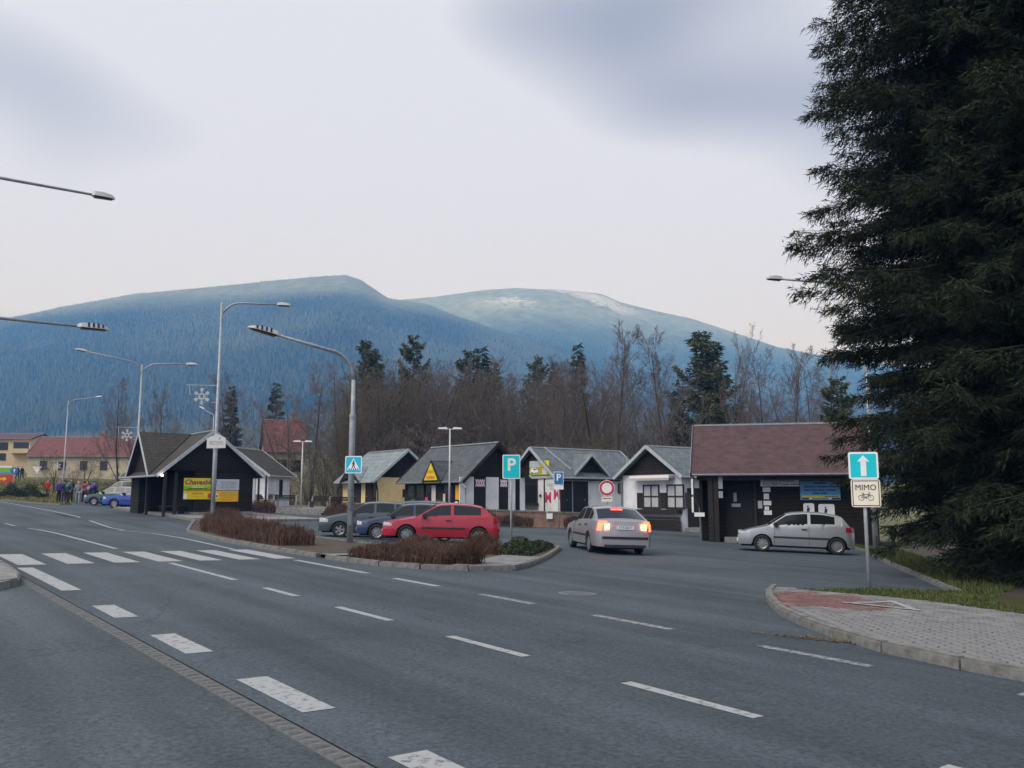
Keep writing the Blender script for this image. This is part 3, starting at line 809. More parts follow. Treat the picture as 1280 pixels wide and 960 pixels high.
class House:
    """gabled building: ridge along local x from 0 to L, roof outline y = -W/2..W/2"""
    def __init__(s, name, loc, rz, L, W, he, hr, label, cat, wall='white_wall', roof='roof_grey', og=.4, oe=.4, group=None, trim='white_trim', gable='wood', plinth=.7):
        s.root = empty(name, loc, rz, label, cat, group)
        s.L, s.W, s.he, s.hr, s.og, s.oe = L, W, he, hr, og, oe
        s.sl = (hr - he) / (W / 2); s.roofm = roof; s.trim = trim
        s.x0, s.x1, s.y0, s.y1 = og, L - og, -W / 2 + oe, W / 2 - oe
        s.zt = he + s.sl * oe - .12
        MB().bx(s.x0, s.x1, s.y0, s.y1, -plinth, s.zt).build('wall', wall, s.root)
        if gable:
            zr = hr - .14
            for a, b in ((s.x0 - .03, s.x0 + .12), (s.x1 - .12, s.x1 + .03)):
                MB().prism([(s.y0 - .02, s.zt), (s.y1 + .02, s.zt), (.02, zr), (-.02, zr)], 'X', a, b).build('gable_panel', gable, s.root)
        s.slopes = []
        for sg in (-1, 1):
            s.slopes.append(roof_slab('roof_slope', [(0, sg * W / 2, he), (L, sg * W / 2, he), (L, 0, hr), (0, 0, hr)], roof, s.root))
            for x in (-.025, L + .025):
                MB().bar((x, sg * (W / 2 + .02), he - .07), (x, 0, hr - .06), .05, .17).build('barge_board', trim, s.root)
            MB().tube([(0.02, sg * (W / 2 + .05), he - .06), (L - .02, sg * (W / 2 + .05), he - .06)], .055, 8).build('gutter', 'galv_dark' if trim != 'white_trim' else 'galv', s.root)
        MB().prism([(-.12, hr - .05), (0, hr + .04), (.12, hr - .05)], 'X', .01, L - .01).build('ridge_cap', 'galv_dark', s.root)
    def fb(s, face, a0, a1, z0, z1, o0=0., o1=.03):
        """box on a face: a along the face, o outward"""
        mb = MB()
        if face == 'x0': mb.bx(s.x0 - o1, s.x0 - o0, a0, a1, z0, z1)
        if face == 'x1': mb.bx(s.x1 + o0, s.x1 + o1, a0, a1, z0, z1)
        if face == 'y0': mb.bx(a0, a1, s.y0 - o1, s.y0 - o0, z0, z1)
        if face == 'y1': mb.bx(a0, a1, s.y1 + o0, s.y1 + o1, z0, z1)
        return mb
    def panel(s, face, a0, a1, z0, z1, m, name='panel', o0=-.02, o1=.03, parent=None):
        return s.fb(face, min(a0, a1), max(a0, a1), z0, z1, o0, o1).build(name, m, parent or s.root)
    def window(s, face, a0, a1, z0, z1, frame='white_trim', pane='glass', nx=1, nz=1, fw=.06, sill=True, name='window'):
        a0, a1 = min(a0, a1), max(a0, a1)
        w = s.fb(face, a0, a1, z0, z1, -.02, .012).build(name, 'dark', s.root)
        mb = MB()
        def add(p0, p1, q0, q1):
            t = s.fb(face, p0, p1, q0, q1, .012, .06); mb.add(t.v, t.f)
        add(a0, a1, z0, z0 + fw); add(a0, a1, z1 - fw, z1); add(a0, a0 + fw, z0 + fw, z1 - fw); add(a1 - fw, a1, z0 + fw, z1 - fw)
        dx = (a1 - a0 - fw) / nx; dz = (z1 - z0 - fw) / nz
        for i in range(1, nx): add(a0 + i * dx, a0 + i * dx + fw, z0 + fw, z1 - fw)
        mb2 = []
        for i in range(nx):
            for j in range(nz):
                s.fb(face, a0 + i * dx + fw, a0 + (i + 1) * dx, z0 + j * dz + fw, z0 + (j + 1) * dz, .012, .025).build('pane', pane, w)
                if j: add(a0 + i * dx + fw, a0 + (i + 1) * dx, z0 + j * dz, z0 + j * dz + fw)
        mb.build('frame', frame, w)
        if sill: s.fb(face, a0 - .06, a1 + .06, z0 - .05, z0 - .002, -.02, .10).build('sill', frame, w)
        return w
    def door(s, face, a0, a1, z0, z1, m='wood_trim', frame='wood_trim', glazed=False):
        a0, a1 = min(a0, a1), max(a0, a1)
        d = s.fb(face, a0, a1, z0, z1, -.02, .02).build('door', m, s.root)
        mb = MB()
        for p in ((a0 - .07, a0, z0, z1), (a1, a1 + .07, z0, z1), (a0 - .07, a1 + .07, z1, z1 + .07)):
            t = s.fb(face, *p, -.02, .06); mb.add(t.v, t.f)
        mb.build('frame', frame, d)
        if glazed:
            h = (z1 - z0 - .4) / 3
            for k in range(3): s.fb(face, a0 + .12, a1 - .12, z0 + .15 + k * (h + .05), z0 + .15 + k * (h + .05) + h, .02, .03).build('pane', 'glass', d)
        s.fb(face, a1 - .14, a1 - .06, z0 + 1.0, z0 + 1.05, .02, .07).build('handle', 'galv', d)
        return d
    def dormer(s, side, xc, hw, zd, ze=None, proj=0., gable='wood', roof=None, trim=None):
        """cross gable on the side -1 / +1 slope, its front at the eave"""
        ze = ze if ze is not None else s.he
        yf = side * (s.W / 2 + proj)
        yb = side * (s.W / 2 * (s.hr - zd) / (s.hr - s.he))
        ye = side * (s.W / 2 * (s.hr - ze) / (s.hr - s.he)) if ze > s.he else side * s.W / 2 * .999
        roof = roof or s.roofm; trim = trim or s.trim
        up = .05
        for k in (-1, 1):
            sl = roof_slab('dormer_slope', [(xc + k * hw, yf, ze + up), (xc + k * hw, ye, ze + up), (xc, yb, zd + up), (xc, yf, zd + up)], roof, s.root, .08)
            MB().bar((xc + k * (hw + .03), yf + side * .025, ze - .06), (xc, yf + side * .025, zd - .02), .04, .14).build('barge_board', trim, sl)
        g = MB().prism([(xc - hw * .93, ze), (xc + hw * .93, ze), (xc, zd - .06)], 'Y', yf - side * .38, yf - side * .30).build('dormer_gable', gable, s.root)
        return g

RE1, RE2 = A1, A1 - R(90)
def gl(x, y): return gzf(x, y)

# ---- bus shelter kiosk
def bus_shelter():
    x, y = -15.85, 46.0; z = gl(-16.2, 47) + .12
    x -= E1.x * .0; 
    h = House('bus_shelter', (x, y, z), RE1, 7.2, 5.7, 2.08, 4.48, 'dark timber bus shelter kiosk with crossed gables and yellow advertising boards', 'shelter', wall='wood', roof='roof_brown', og=.35, oe=.45)
    # the wall block is only the closed right half; porch posts carry the rest
    w = [c for c in bpy.data.objects if c.parent == h.root and c.name.startswith('wall')][0]
    bpy.data.objects.remove(w)
    MB().bx(.38, 6.85, -2.35, .75, -.2, 2.34).build('wall', 'wood', h.root)
    MB().bx(.34, 6.9, -2.39, .79, -.35, .16).build('plinth', 'concrete', h.root)
    MB().bx(5.2, 6.82, .75, 2.3, -.2, 2.3).build('wall', 'wood', h.root)
    MB().bx(.7, 5.2, .752, .80, .2, 2.2).build('notice_wall', 'dark', h.root)
    for (px, py) in ((.45, 2.3), (3.4, 2.35), (.45, 1.75)):
        MB().bx(px - .07, px + .07, py - .07, py + .07, -.25, 2.25).build('post', 'wood_trim', h.root)
    MB().bx(.45, 5.2, 2.25, 2.4, 2.05, 2.22).build('beam', 'wood_trim', h.root)
    MB().bx(1.2, 4.8, .9, 1.35, .40, .46).build('bench', 'wood_trim', h.root)
    for bx_ in (1.4, 4.6): MB().bx(bx_ - .05, bx_ + .05, .95, 1.3, -.1, .4).build('bench_leg', 'wood_trim', h.root)
    h.dormer(1, 3.55, 2.15, 4.42, roof='roof_brown', proj=.05)
    for (px, pz) in ((-.12, 2.0), (.3, 2.16)):
        MB().tube([(px, 2.62 - .1 * (px > 0), pz), (px, 2.62 - .1 * (px > 0), pz + .09)], [.06, .05], 8).build('porch_light', 'bulb', h.root)
    bz = lambda v: (621 - v) / 23.5 + 1.6 - z
    by = lambda u: -(u - 268) / 23.5
    X0 = .38
    def board(u0, u1, v0, v1, m, name='advert_board', off=0.0, parent=None):
        return MB().bx(X0 - .035 - off, X0 + .01 - off, by(u1), by(u0), bz(v1), bz(v0)).build(name, m, parent or h.root)
    rot = (R(90), 0, -R(90))
    b1 = board(236, 269, 598, 612.3, 'b_yellow'); board(236, 269, 608, 612.2, 'b_green', 'stripe', .004, b1)
    text('Chavesbk', .36, 'b_purple', b1, (X0 - .043, by(253), bz(603.2)), rot, .008, .25, 1.0)
    text('a tradice od roku', .09, 'sign_white', b1, (X0 - .046, by(253), bz(609.2)), rot)
    text('PRODEJ  UPOMINKOVE  ZBOZI', .08, 'ink', b1, (X0 - .046, by(253), bz(611)), rot)
    b2 = board(236, 269, 613.2, 624, 'b_yellow'); board(239, 269, 613.3, 615.5, 'b_orange', 'stripe', .004, b2)
    board(236, 240, 617, 623.5, 'sign_white', 'emblem', .004, b2); board(265.5, 269, 617, 623, 'b_red', 'emblem', .004, b2)
    text('TURISTICKE', .11, 'b_red', b2, (X0 - .043, by(253), bz(617.2)), rot); text('INFORMACE', .11, 'b_orange', b2, (X0 - .043, by(253), bz(620.5)), rot)
    b3 = board(271, 305, 599, 612.6, 'b_grey'); board(274, 276.2, 600.8, 604, 'ink', 'emblem', .004, b3)
    text('obec', .07, 'txt_grey', b3, (X0 - .043, by(275.5), bz(606)), rot)
    for k in range(4): text('volne plochy k pronajmu', .085, 'txt_grey', b3, (X0 - .043, by(291), bz(602.5 + 2.4 * k)), rot)
    b4 = board(271, 304.5, 613.3, 627, 'b_orange')
    MB().tube([(X0 - .036, by(276.5), bz(620)), (X0 - .045, by(276.5), bz(620))], .125, 20).build('emblem', 'sign_white', b4)
    MB().box((X0 - .05, by(276.8), bz(620)), (.01, .11, .11), Matrix.Rotation(R(45), 3, 'X')).build('emblem', 'ink', b4)
    MB().box((X0 - .056, by(275.9), bz(620)), (.01, .07, .07), Matrix.Rotation(R(45), 3, 'X')).build('emblem', 'b_green', b4)
    for k, tx in enumerate(('CENTRALNI SBER', 'TRIDENEHO ODPADU', 'SBERNY DVUR', 'PO - PA 8 - 16')):
        text(tx, .10, 'b_olive', b4, (X0 - .043, by(291), bz(615.8 + 2.9 * k)), rot)
bus_shelter()

# ---- white clubhouse behind the shelter
def white_house():
    rz = R(82); sd_ = Vector((math.sin(rz), -math.cos(rz)))
    a = Vector((-16.9, 60.6)) - sd_ * 2.8      # apex of the near gable, its right eave corner beside the terrace
    z = gl(-18, 62) + .36
    h = House('white_kiosk', (a.x, a.y, z), rz, 4.8, 5.6, 2.15, 4.15, 'white rendered kiosk with grey gabled roof and glazed door behind the bus shelter', 'kiosk', roof='roof_brown', og=.45, oe=.3)
    for k in (1.75, 2.3): h.panel('x0', -k - .12, -k, .1, 2.3, 'wood_trim', 'corner_post', -.01, .05)
    h.door('x0', -1.5, -.5, .05, 2.0, 'white_trim', 'white_trim', True)
    h.window('x0', -.25, .6, 1.0, 2.0, 'wood_trim')
    h.window('x0', 1.0, 2.2, 1.0, 2.0, 'wood_trim')
    h.window('y0', 2.4, 2.9, .7, 1.9, 'wood_trim')
    # stepped second barge board
    MB().bar((-.10, -2.0, 2.35), (-.10, -.5, 3.45), .05, .14).build('barge_board', 'white_trim', h.root)
white_house()

# ---- cream kiosk
TERR = .38
def cream_kiosk():
    h = House('cream_kiosk', (-7.17, 60.0, .62), RE1, 5.6, 5.5, 2.02, 4.26, 'cream walled kiosk with pale blue grey roof beside the greengrocer', 'kiosk', wall='cream_wall', roof='roof_pale', og=.3, oe=.5)
    h.window('x0', -.85, .25, .95, 1.5, 'wood_trim', 'glass', sill=False)
    h.dormer(1, 3.1, 1.35, 3.05, roof='roof_pale', proj=.15, trim='wood_trim')
    h.door('y1', 1.0, 1.75, 0, 1.9)
    h.window('y1', .35, .85, .4, 1.9, 'wood_trim')
    h.door('y1', 2.6, 3.4, 0, 1.9)
    h.window('y1', 3.7, 4.4, .8, 1.8, 'wood_trim')
    MB().tube([(.32, 2.35, 2.05), (.32, 2.25, 1.75), (.28, 2.2, 1.3), (.28, 2.2, -.3)], .045, 8).build('downpipe', 'wood_trim', h.root)
    MB().tube([(.1, -2.4, 2.0), (.2, -2.2, 1.6), (.2, -2.2, -.2)], .04, 8).build('downpipe', 'wood_trim', h.root)
cream_kiosk()

# ---- greengrocer
def greengrocer():
    z = TERR
    h = House('greengrocer_kiosk', (-.76, 51.0, z), RE1, 7.4, 5.1, 2.12, 4.43, 'dark roofed kiosk with a yellow triangular greengrocer sign and white striped end wall', 'kiosk', wall='wood', roof='roof_dark', og=.35, oe=.4, trim='wood_trim')
    zz = lambda v: (621 - v) / 21.4 + 1.6 - z
    yy = lambda u: -(u - 624) / 16.9
    for u0, u1 in ((580.5, 597), (612, 627.5), (640, 648.5), (655, 661)):
        h.panel('x0', yy(u1), yy(u0), -.3, zz(596.5), 'white_wall', 'wall_panel', -.02, .05)
    for u0, u1 in ((598, 611.5), (628.5, 639.5)):
        d = h.panel('x0', yy(u1) + .02, yy(u0) - .02, -.2, zz(596.8), 'dark', 'door', -.02, .02)
        mb = MB(); a, b, c, e = yy(u1) + .08, yy(u0) - .08, zz(608.5), zz(599.5); n = 4
        for k in range(n):
            w = (b - a) / n
            for sgn in (0, 1):
                p = (h.x0 - .04, a + w * k + (w if sgn else 0), c); q = (h.x0 - .04, a + w * k + (0 if sgn else w), e)
                mb.bar(p, q, .012, .05)
        mb.build('lattice', 'far_white' if False else 'sign_white', d)
        h.fb('x0', a, b, c, e, .02, .028).build('lattice_backing', 'b_pink', d)
    # shop front under the long eave
    for k, (a, b) in enumerate(((.5, 1.5), (1.6, 2.6), (3.6, 4.6), (4.7, 5.7), (5.8, 6.7))):
        h.window('y1', a, b, .55, 1.95, 'wood_trim', 'glass', 1, 1, .05)
    h.door('y1', 2.7, 3.5, 0, 1.95, 'dark')
    po = lambda a, b, z0, z1, m: h.panel('y1', a, b, z0, z1, m, 'poster', .075, .085)
    po(.75, 1.25, 1.05, 1.9, 'b_orange'); po(3.35, 3.8, .9, 1.9, 'far_white'); po(1.0, 1.3, .4, .95, 'sign_white')
    po(4.2, 4.5, .5, 1.2, 'b_pink'); po(3.0, 3.3, .4, .75, 'b_pink'); po(3.9, 4.15, .4, .8, 'b_pink'); po(2.3, 2.55, .6, 1.4, 'far_white')
    # yellow triangular sign in its little gable
    h.dormer(1, 3.15, .95, 3.35, roof='roof_dark', proj=.12, trim='wood_trim')
    sg = MB().prism([(3.15 - .72, 2.2), (3.15 + .72, 2.2), (3.15, 3.2)], 'Y', h.W / 2 + .16, h.W / 2 + .2).build('shop_sign', 'b_yellow', h.root)
    text('OVOCE', .26, 'b_red', sg, (3.15, h.W / 2 + .205, 2.68), (R(90), 0, R(180)), .006, 0, .8)
    text('ZELENINA', .26, 'b_red', sg, (3.15, h.W / 2 + .205, 2.35), (R(90), 0, R(180)), .006, 0, .78)
    MB().tube([(.2, 2.6, 2.05), (-.1, 2.45, 1.75), (.12, 2.3, 1.35), (.12, 2.3, -.3)], .045, 8).build('downpipe', 'galv', h.root)
    # slatted frame roof line
    return h
greengrocer()

def sack_plant(x, y, z, label, m, hh):
    t = empty('potted_plant', (x, y, z), 0, label, 'plant', 'plants outside the greengrocer')
    MB().tube([(0, 0, 0), (0, 0, .22)], [.12, .16], 10).build('pot', 'b_pink' if hh < .8 else 'concrete', t)
    V = []; F = []
    for i in range(90):
        a = random.random() * 6.28; l = hh * random.uniform(.5, 1); sp = random.uniform(.05, .3)
        p = Vector((math.cos(a) * .06, math.sin(a) * .06, .2)); q = p + Vector((math.cos(a) * sp, math.sin(a) * sp, l)); w = .03
        n = len(V); sd_ = Vector((-math.sin(a), math.cos(a), 0)) * w; md = (p + q) / 2 + Vector((0, 0, .05))
        V += [p, md - sd_, q, md + sd_]; F.append((n, n + 1, n + 2, n + 3))
    MB().add(V, F).build('foliage', m, t)
for k in range(3):
    p = Vector((-.76, 51)) + E1 * (2.0 + 1.5 * k) - E2 * 2.85
    sack_plant(p.x, p.y, TERR, ('olive leafy plant in a grey pot outside the greengrocer door', 'pale straw coloured plant in a pot below the yellow triangle', 'bright green plant in a pot at the far end of the greengrocer')[k], ('b_olive', 'far_pale', 'shop_green')[k], (.9, .9, .95)[k])

# ---- white shop with two gables
def white_shop():
    z = TERR
    h = House('white_shop', (1.14, 56.0, z), RE2, 8.2, 4.9, 2.45, 4.42, 'white shop with crossed gables, picture board and pink letters beside the greengrocer', 'shop', roof='roof_grey', og=.35, oe=.35)
    yy = lambda u: -(u - 662) / 12.2
    zz = lambda v: (621 - v) / 19.6 + 1.6 - z
    h.panel('x0', -2.2, 2.2, zz(598.2), zz(595.5), 'white_trim', 'lintel', -.02, .09)
    w = h.window('x0', yy(667), yy(647.5), zz(631), zz(598.5), 'wood_trim', 'glass', 1, 1, .08, False)
    h.fb('x0', yy(668), yy(646.5), zz(632), zz(629), .0, .3).build('counter', 'wood_trim', w)
    d = h.panel('x0', yy(694), yy(676.5), -.2, zz(600.5), 'white_wall', 'panel_door', -.02, .06)
    h.fb('x0', yy(676.4), yy(675), -.2, zz(598.4), -.01, .08).build('frame', 'wood_trim', d)
    h.fb('x0', yy(695.4), yy(694.1), -.2, zz(598.4), -.01, .08).build('frame', 'wood_trim', d)
    rot = (R(90), 0, -R(90))
    text('M', .95, 'b_pink', d, (h.x0 - .066, yy(680.2), zz(622.5)), rot, .02, 0, .9)
    text('M', .95, 'b_pink', d, (h.x0 - .066, yy(690.3), zz(618.5)), rot, .02, 0, .9)
    text('VARNEA', .28, 'txt_grey', d, (h.x0 - .066, yy(685), zz(606.5)), rot); text('GLB', .3, 'txt_grey', d, (h.x0 - .066, yy(685), zz(610.5)), rot)
    b = MB().bx(h.x0 - .10, h.x0 - .04, yy(682), yy(658), zz(594), zz(576)).build('picture_board', 'b_olive', h.root)
    P = lambda u0, u1, v0, v1, m, o: MB().bx(h.x0 - .10 - o, h.x0 - .101, yy(u1), yy(u0), zz(v1), zz(v0)).build('picture', m, b)
    P(658.3, 671, 576.3, 584, 'b_grey', .004); P(671.2, 681.8, 576.3, 584.5, 'b_yellow', .004); P(671.2, 681.8, 584.7, 593.8, 'b_olive', .005)
    P(658.3, 671, 590, 593.8, 'shop_green', .004)
    car_poly = [(yy(659), zz(591.5)), (yy(659.3), zz(588)), (yy(661), zz(585)), (yy(665.5), zz(584.6)), (yy(667), zz(587.4)), (yy(669), zz(588.4)), (yy(669), zz(590.4))]
    MB().prism([(a, c) for a, c in car_poly], 'X', h.x0 - .112, h.x0 - .106).build('picture', 'sign_white', b)
    P(660.5, 662.2, 590.2, 592, 'ink', .014); P(663, 666, 585.6, 587.4, 'b_navy', .014)
    for k in range(4): text('chalupa', .16, 'sign_white', b, (h.x0 - .107, yy(676.5), zz(586.3 + 1.9 * k)), rot)
    MB().tube([(h.x0 - .05, yy(670.5), zz(621)), (h.x0 - .05, yy(670.5), zz(618))], .07, 8).build('wall_lamp', 'ink', h.root)
    # front under the cross gable
    h.panel('y0', .55, 3.15, -.2, 2.2, 'dark', 'entrance', -.02, .015)
    h.door('y0', .7, 1.4, 0, 2.0, 'wood_trim'); h.door('y0', 1.95, 2.9, 0, 2.0, 'dark')
    h.panel('y0', 1.72, 1.78, -.2, 2.2, 'galv', 'downpipe', .02, .08)
    h.panel('y0', .35, .52, -.2, 2.25, 'white_trim', 'corner_post', .0, .06)
    h.window('y0', 5.85, 6.35, 1.45, 2.1, 'wood_trim', sill=False)
    h.dormer(-1, 3.3, 1.55, 3.95, ze=2.62, roof='roof_grey', proj=-.1)
    h.panel('y0', .4, 6.0, 2.25, 2.35, 'wood_trim', 'fascia', .0, .3)
    MB().bar((1.9, -h.W / 2 + .55, 2.95), (1.2, -.05, h.hr + .02), .12, .08).build('valley_flashing', 'galv', h.root)
white_shop()

# ---- white gabled shop with shutters
def shutter_shop():
    z = gl(8, 50) + .18
    h = House('shuttered_shop', (7.73, 50.0, z), RE2, 6.6, 5.3, 2.82, 4.62, 'white gabled shop with dark shutters and an awning next to the red roofed building', 'shop', roof='roof_grey', og=.4, oe=.35)
    yy = lambda u: -(u - 807) / 15.9
    zz = lambda v: (621 - v) / 21.6 + 1.6 - z
    aw = MB().bx(h.x0 - .55, h.x0, yy(836), yy(788), zz(598), zz(595)).build('awning', 'sign_white', h.root)
    mb = MB(); n = 24
    for k in range(n):
        a = yy(836) + (yy(788) - yy(836)) * k / n; b = yy(836) + (yy(788) - yy(836)) * (k + .8) / n
        mb.bx(h.x0 - .56, h.x0 - .54, a, b, zz(601), zz(598))
    mb.build('valance', 'far_white', aw)
    for u0, u1 in ((797, 817), (826, 846)):
        w = h.window('x0', yy(u1), yy(u0), zz(635), zz(606), 'wood_trim', 'curtain', 2, 2, .07)
    for u0, u1 in ((789.5, 796), (818, 825.3), (847.5, 853.5)):
        h.panel('x0', yy(u1), yy(u0), zz(635), zz(616), 'wood_trim', 'shutter', -.01, .06)
    h.panel('x0', -2.3, 2.3, zz(641), zz(636.6), 'wood_trim', 'counter', .0, .45)
    for k in range(6): h.panel('x0', -2.35, 2.35, -.35 + k * .155, -.35 + k * .155 + .135, 'wood_trim', 'plank', .25 + .012 * (k % 2), .29 + .012 * (k % 2))
    h.door('y0', .9, 1.8, .0, 2.1, 'wood_trim'); h.door('y0', 2.0, 2.9, .0, 2.1, 'wood_trim')
    h.panel('y0', 3.2, 3.6, .0, 2.3, 'white_trim', 'corner_post', .0, .05)
    MB().bx(.6, 4.2, h.y0 - 1.1, h.y0 + .1, -.5, -.03).build('doorstep', 'concrete', h.root)
    MB().tube([(.3, 2.3, 2.7), (.3, 2.3, -.3)], .05, 8).build('downpipe', 'galv_dark', h.root)
    MB().tube([(1.0, 2.5, 3.0), (1.0, 2.5, 4.1)], .05, 8).build('vent_pipe', 'galv', h.root)
shutter_shop()

# ---- dark timber building with the red-brown roof
def feed_store():
    rz = R(-14)
    ex = Vector((math.cos(rz), math.sin(rz))); ey = Vector((-math.sin(rz), math.cos(rz)))
    W = 8.2; L = 7.75
    a = Vector((7.6, 36.8)) + ey * (W / 2)
    z = gl(10, 38) + .12
    h = House('feed_store', (a.x, a.y, z), rz, L, W, 2.78, 5.15, 'dark timber store with red brown roof, sale signs and a blue board on its wall', 'shop', wall='wood', roof='roof_red', og=.3, oe=.9, trim='wood_trim', gable='wood', plinth=.5)
    # white edge on the left verge
    MB().bar((-.055, -W / 2 - .02, 2.76), (-.055, 0, 5.13), .012, .10).build('verge_trim', 'white_trim', h.root)
    y0 = h.y0
    XS = lambda u: {0: 0}.get(u, 0)
    def xs(u, yl):   # local x of pixel column u on the plane y = yl
        k = (u - 640) / FPX
        # point = a + ex*x + ey*yl ; X = k*Y
        bx_, by_ = a.x + ey.x * yl, a.y + ey.y * yl
        return (k * by_ - bx_) / (ex.x - k * ex.y)
    def zs(v, u, yl):
        x = xs(u, yl); Y = a.y + ex.y * x + ey.y * yl
        return at(u, v, Y).z - z
    # recessed entrance at the left
    yp = -W / 2 + .25
    for u in (886, 893):
        x = xs(u, yp); MB().bx(x - .1, x + .1, yp - .1, yp + .1, -.45, 2.75).build('post', 'wood_trim', h.root)
    MB().bx(.3, L - .3, yp - .08, yp + .08, 2.5, 2.72).build('beam', 'wood_trim', h.root)
    MB().bx(.3, .42, yp, y0, 1.0, 2.6).build('side_screen', 'wood', h.root)
    x = xs(903, y0)
    MB().bx(xs(905, y0), xs(938, y0), y0 - .03, y0 + .02, -.1, 2.3).build('door', 'dark', h.root)
    MB().bx(xs(902, y0), xs(960, y0), y0 - .75, y0, -.45, .12).build('doorstep', 'concrete', h.root)
    MB().bx(xs(939, y0), xs(943, y0), y0 - .10, y0, -.1, 2.4).build('door_post', 'wood_trim', h.root)
    def paper(u0, u1, v0, v1, m='sign_white', off=.0, name='notice', parent=None, yb=None):
        yb = y0 if yb is None else yb
        return MB().bx(xs(u0, yb), xs(u1, yb), yb - .035 - off, yb - .012 - off, zs(v1, u0, yb), zs(v0, u0, yb)).build(name, m, parent or h.root)
    for r in ((951, 960.5, 609.3, 615), (952, 958.5, 617, 624), (951.3, 961, 626, 631.5), (952.5, 958, 633, 637.5), (951.5, 961.3, 638, 643.5), (944.4, 949.8, 626, 635.5)): paper(*r, m='b_grey' if r[0] < 950 else 'sign_white')
    paper(914.5, 918.5, 616, 627, 'txt_grey', .02); paper(912, 923, 629.5, 633.5, 'txt_grey', .02); paper(911, 920, 594.5, 596.5, 'txt_grey', .02)
    for r in ((896.3, 901.5, 594, 611), (896.3, 901.5, 614, 622.5)): paper(*r, m='txt_grey', yb=yp + .02, off=.09)
    s1 = paper(948.5, 996.5, 594, 608, 'sign_white', .01, 'sale_sign')
    def tx(s, size, m, parent, u, v, off, bold=0., sx=1.):
        return text(s, size, m, parent, (xs(u, y0), y0 - .04 - off, zs(v, u, y0)), (R(90), 0, 0), bold, 0, sx)
    tx('ZDE  HET', .155, 'ink', s1, 970, 596.3, .012); tx('KRMIVA HNOJIVA', .17, 'b_navy', s1, 971.5, 600.9, .012, 0, .92)
    tx('POSTŘIKY', .17, 'b_navy', s1, 962.5, 605.6, .012, 0, .95); tx('OSIVA SADBA', .13, 'txt_grey', s1, 985, 605.6, .012, 0, .9)
    s2 = paper(997.3, 1047, 596, 625, 'b_lightblue', .012, 'blue_board')
    paper(998, 1046.5, 596.2, 601.5, 'b_navy', .016, 'heading', s2); paper(999, 1024, 597, 600.5, 'txt_grey', .02, 'heading', s2); paper(1026, 1045, 597, 600.5, 'txt_grey', .02, 'heading', s2)
    paper(999.5, 1046.5, 619.5, 622, 'b_yellow', .016, 'stripe', s2); paper(999.5, 1046.5, 622.2, 624.2, 'b_navy', .016, 'stripe', s2); paper(1008, 1036, 622.4, 624, 'sign_white', .02, 'stripe', s2)
    tx('Nabízíme', .12, 'b_navy', s2, 1022, 604, .012); tx('zahradnické a chovatelské potřeby', .11, 'b_navy', s2, 1022, 608.5, .012, 0, .85)
    tx('krmné směsi, hnojiva a substráty', .11, 'b_navy', s2, 1022, 612.6, .012, 0, .88); tx('osivo i sadbu', .11, 'b_navy', s2, 1022, 616.5, .012)
    tx('tel. 777 444 101', .085, 'b_navy', s2, 1036, 620.7, .016); tx('www.krmiva-hnojiva.cz', .07, 'b_navy', s2, 1022, 623.2, .02)
    for u0, u1, v0, v1 in ((1000.5, 1014, 629, 644), (1019, 1039, 630, 646)):
        w_ = xs(u1, y0) - xs(u0, y0); hh = zs(v0, u0, y0) - zs(v1, u0, y0)
        s3 = MB().prism(rrect(w_, hh, .08), 'Y', -.035, -.012).build('notice_board', 'sign_white', h.root, loc=((xs(u0, y0) + xs(u1, y0)) / 2, y0, (zs(v0, u0, y0) + zs(v1, u0, y0)) / 2))
        MB().tube([(-.04, -.04, .12), (-.04, -.045, .12)], .035, 10).build('pictogram', 'b_navy', s3)
        MB().add([(-.1, -.04, -.1), (.02, -.04, -.1), (.04, -.04, .06), (-.06, -.04, .08)], [(0, 1, 2, 3)]).build('pictogram', 'b_navy', s3)
    MB().tube([(.05, -W / 2 + .1, 2.7), (.05, -W / 2 + .15, 1.75), (.3, -W / 2 + .5, 1.35), (.32, -W / 2 + .6, -.3)], .05, 8).build('downpipe', 'galv_dark', h.root)
    MB().bx(.08, .5, -W / 2 - .02, -W / 2 + .02, .98, 1.15).build('notice', 'sign_white', h.root)
    for zz_ in (1.15, 1.9): MB().bx(-.02, .06, -W / 2 - .02, -W / 2 + .02, zz_, zz_ + .65).build('notice', 'sign_white', h.root)
    return h
feed_store()

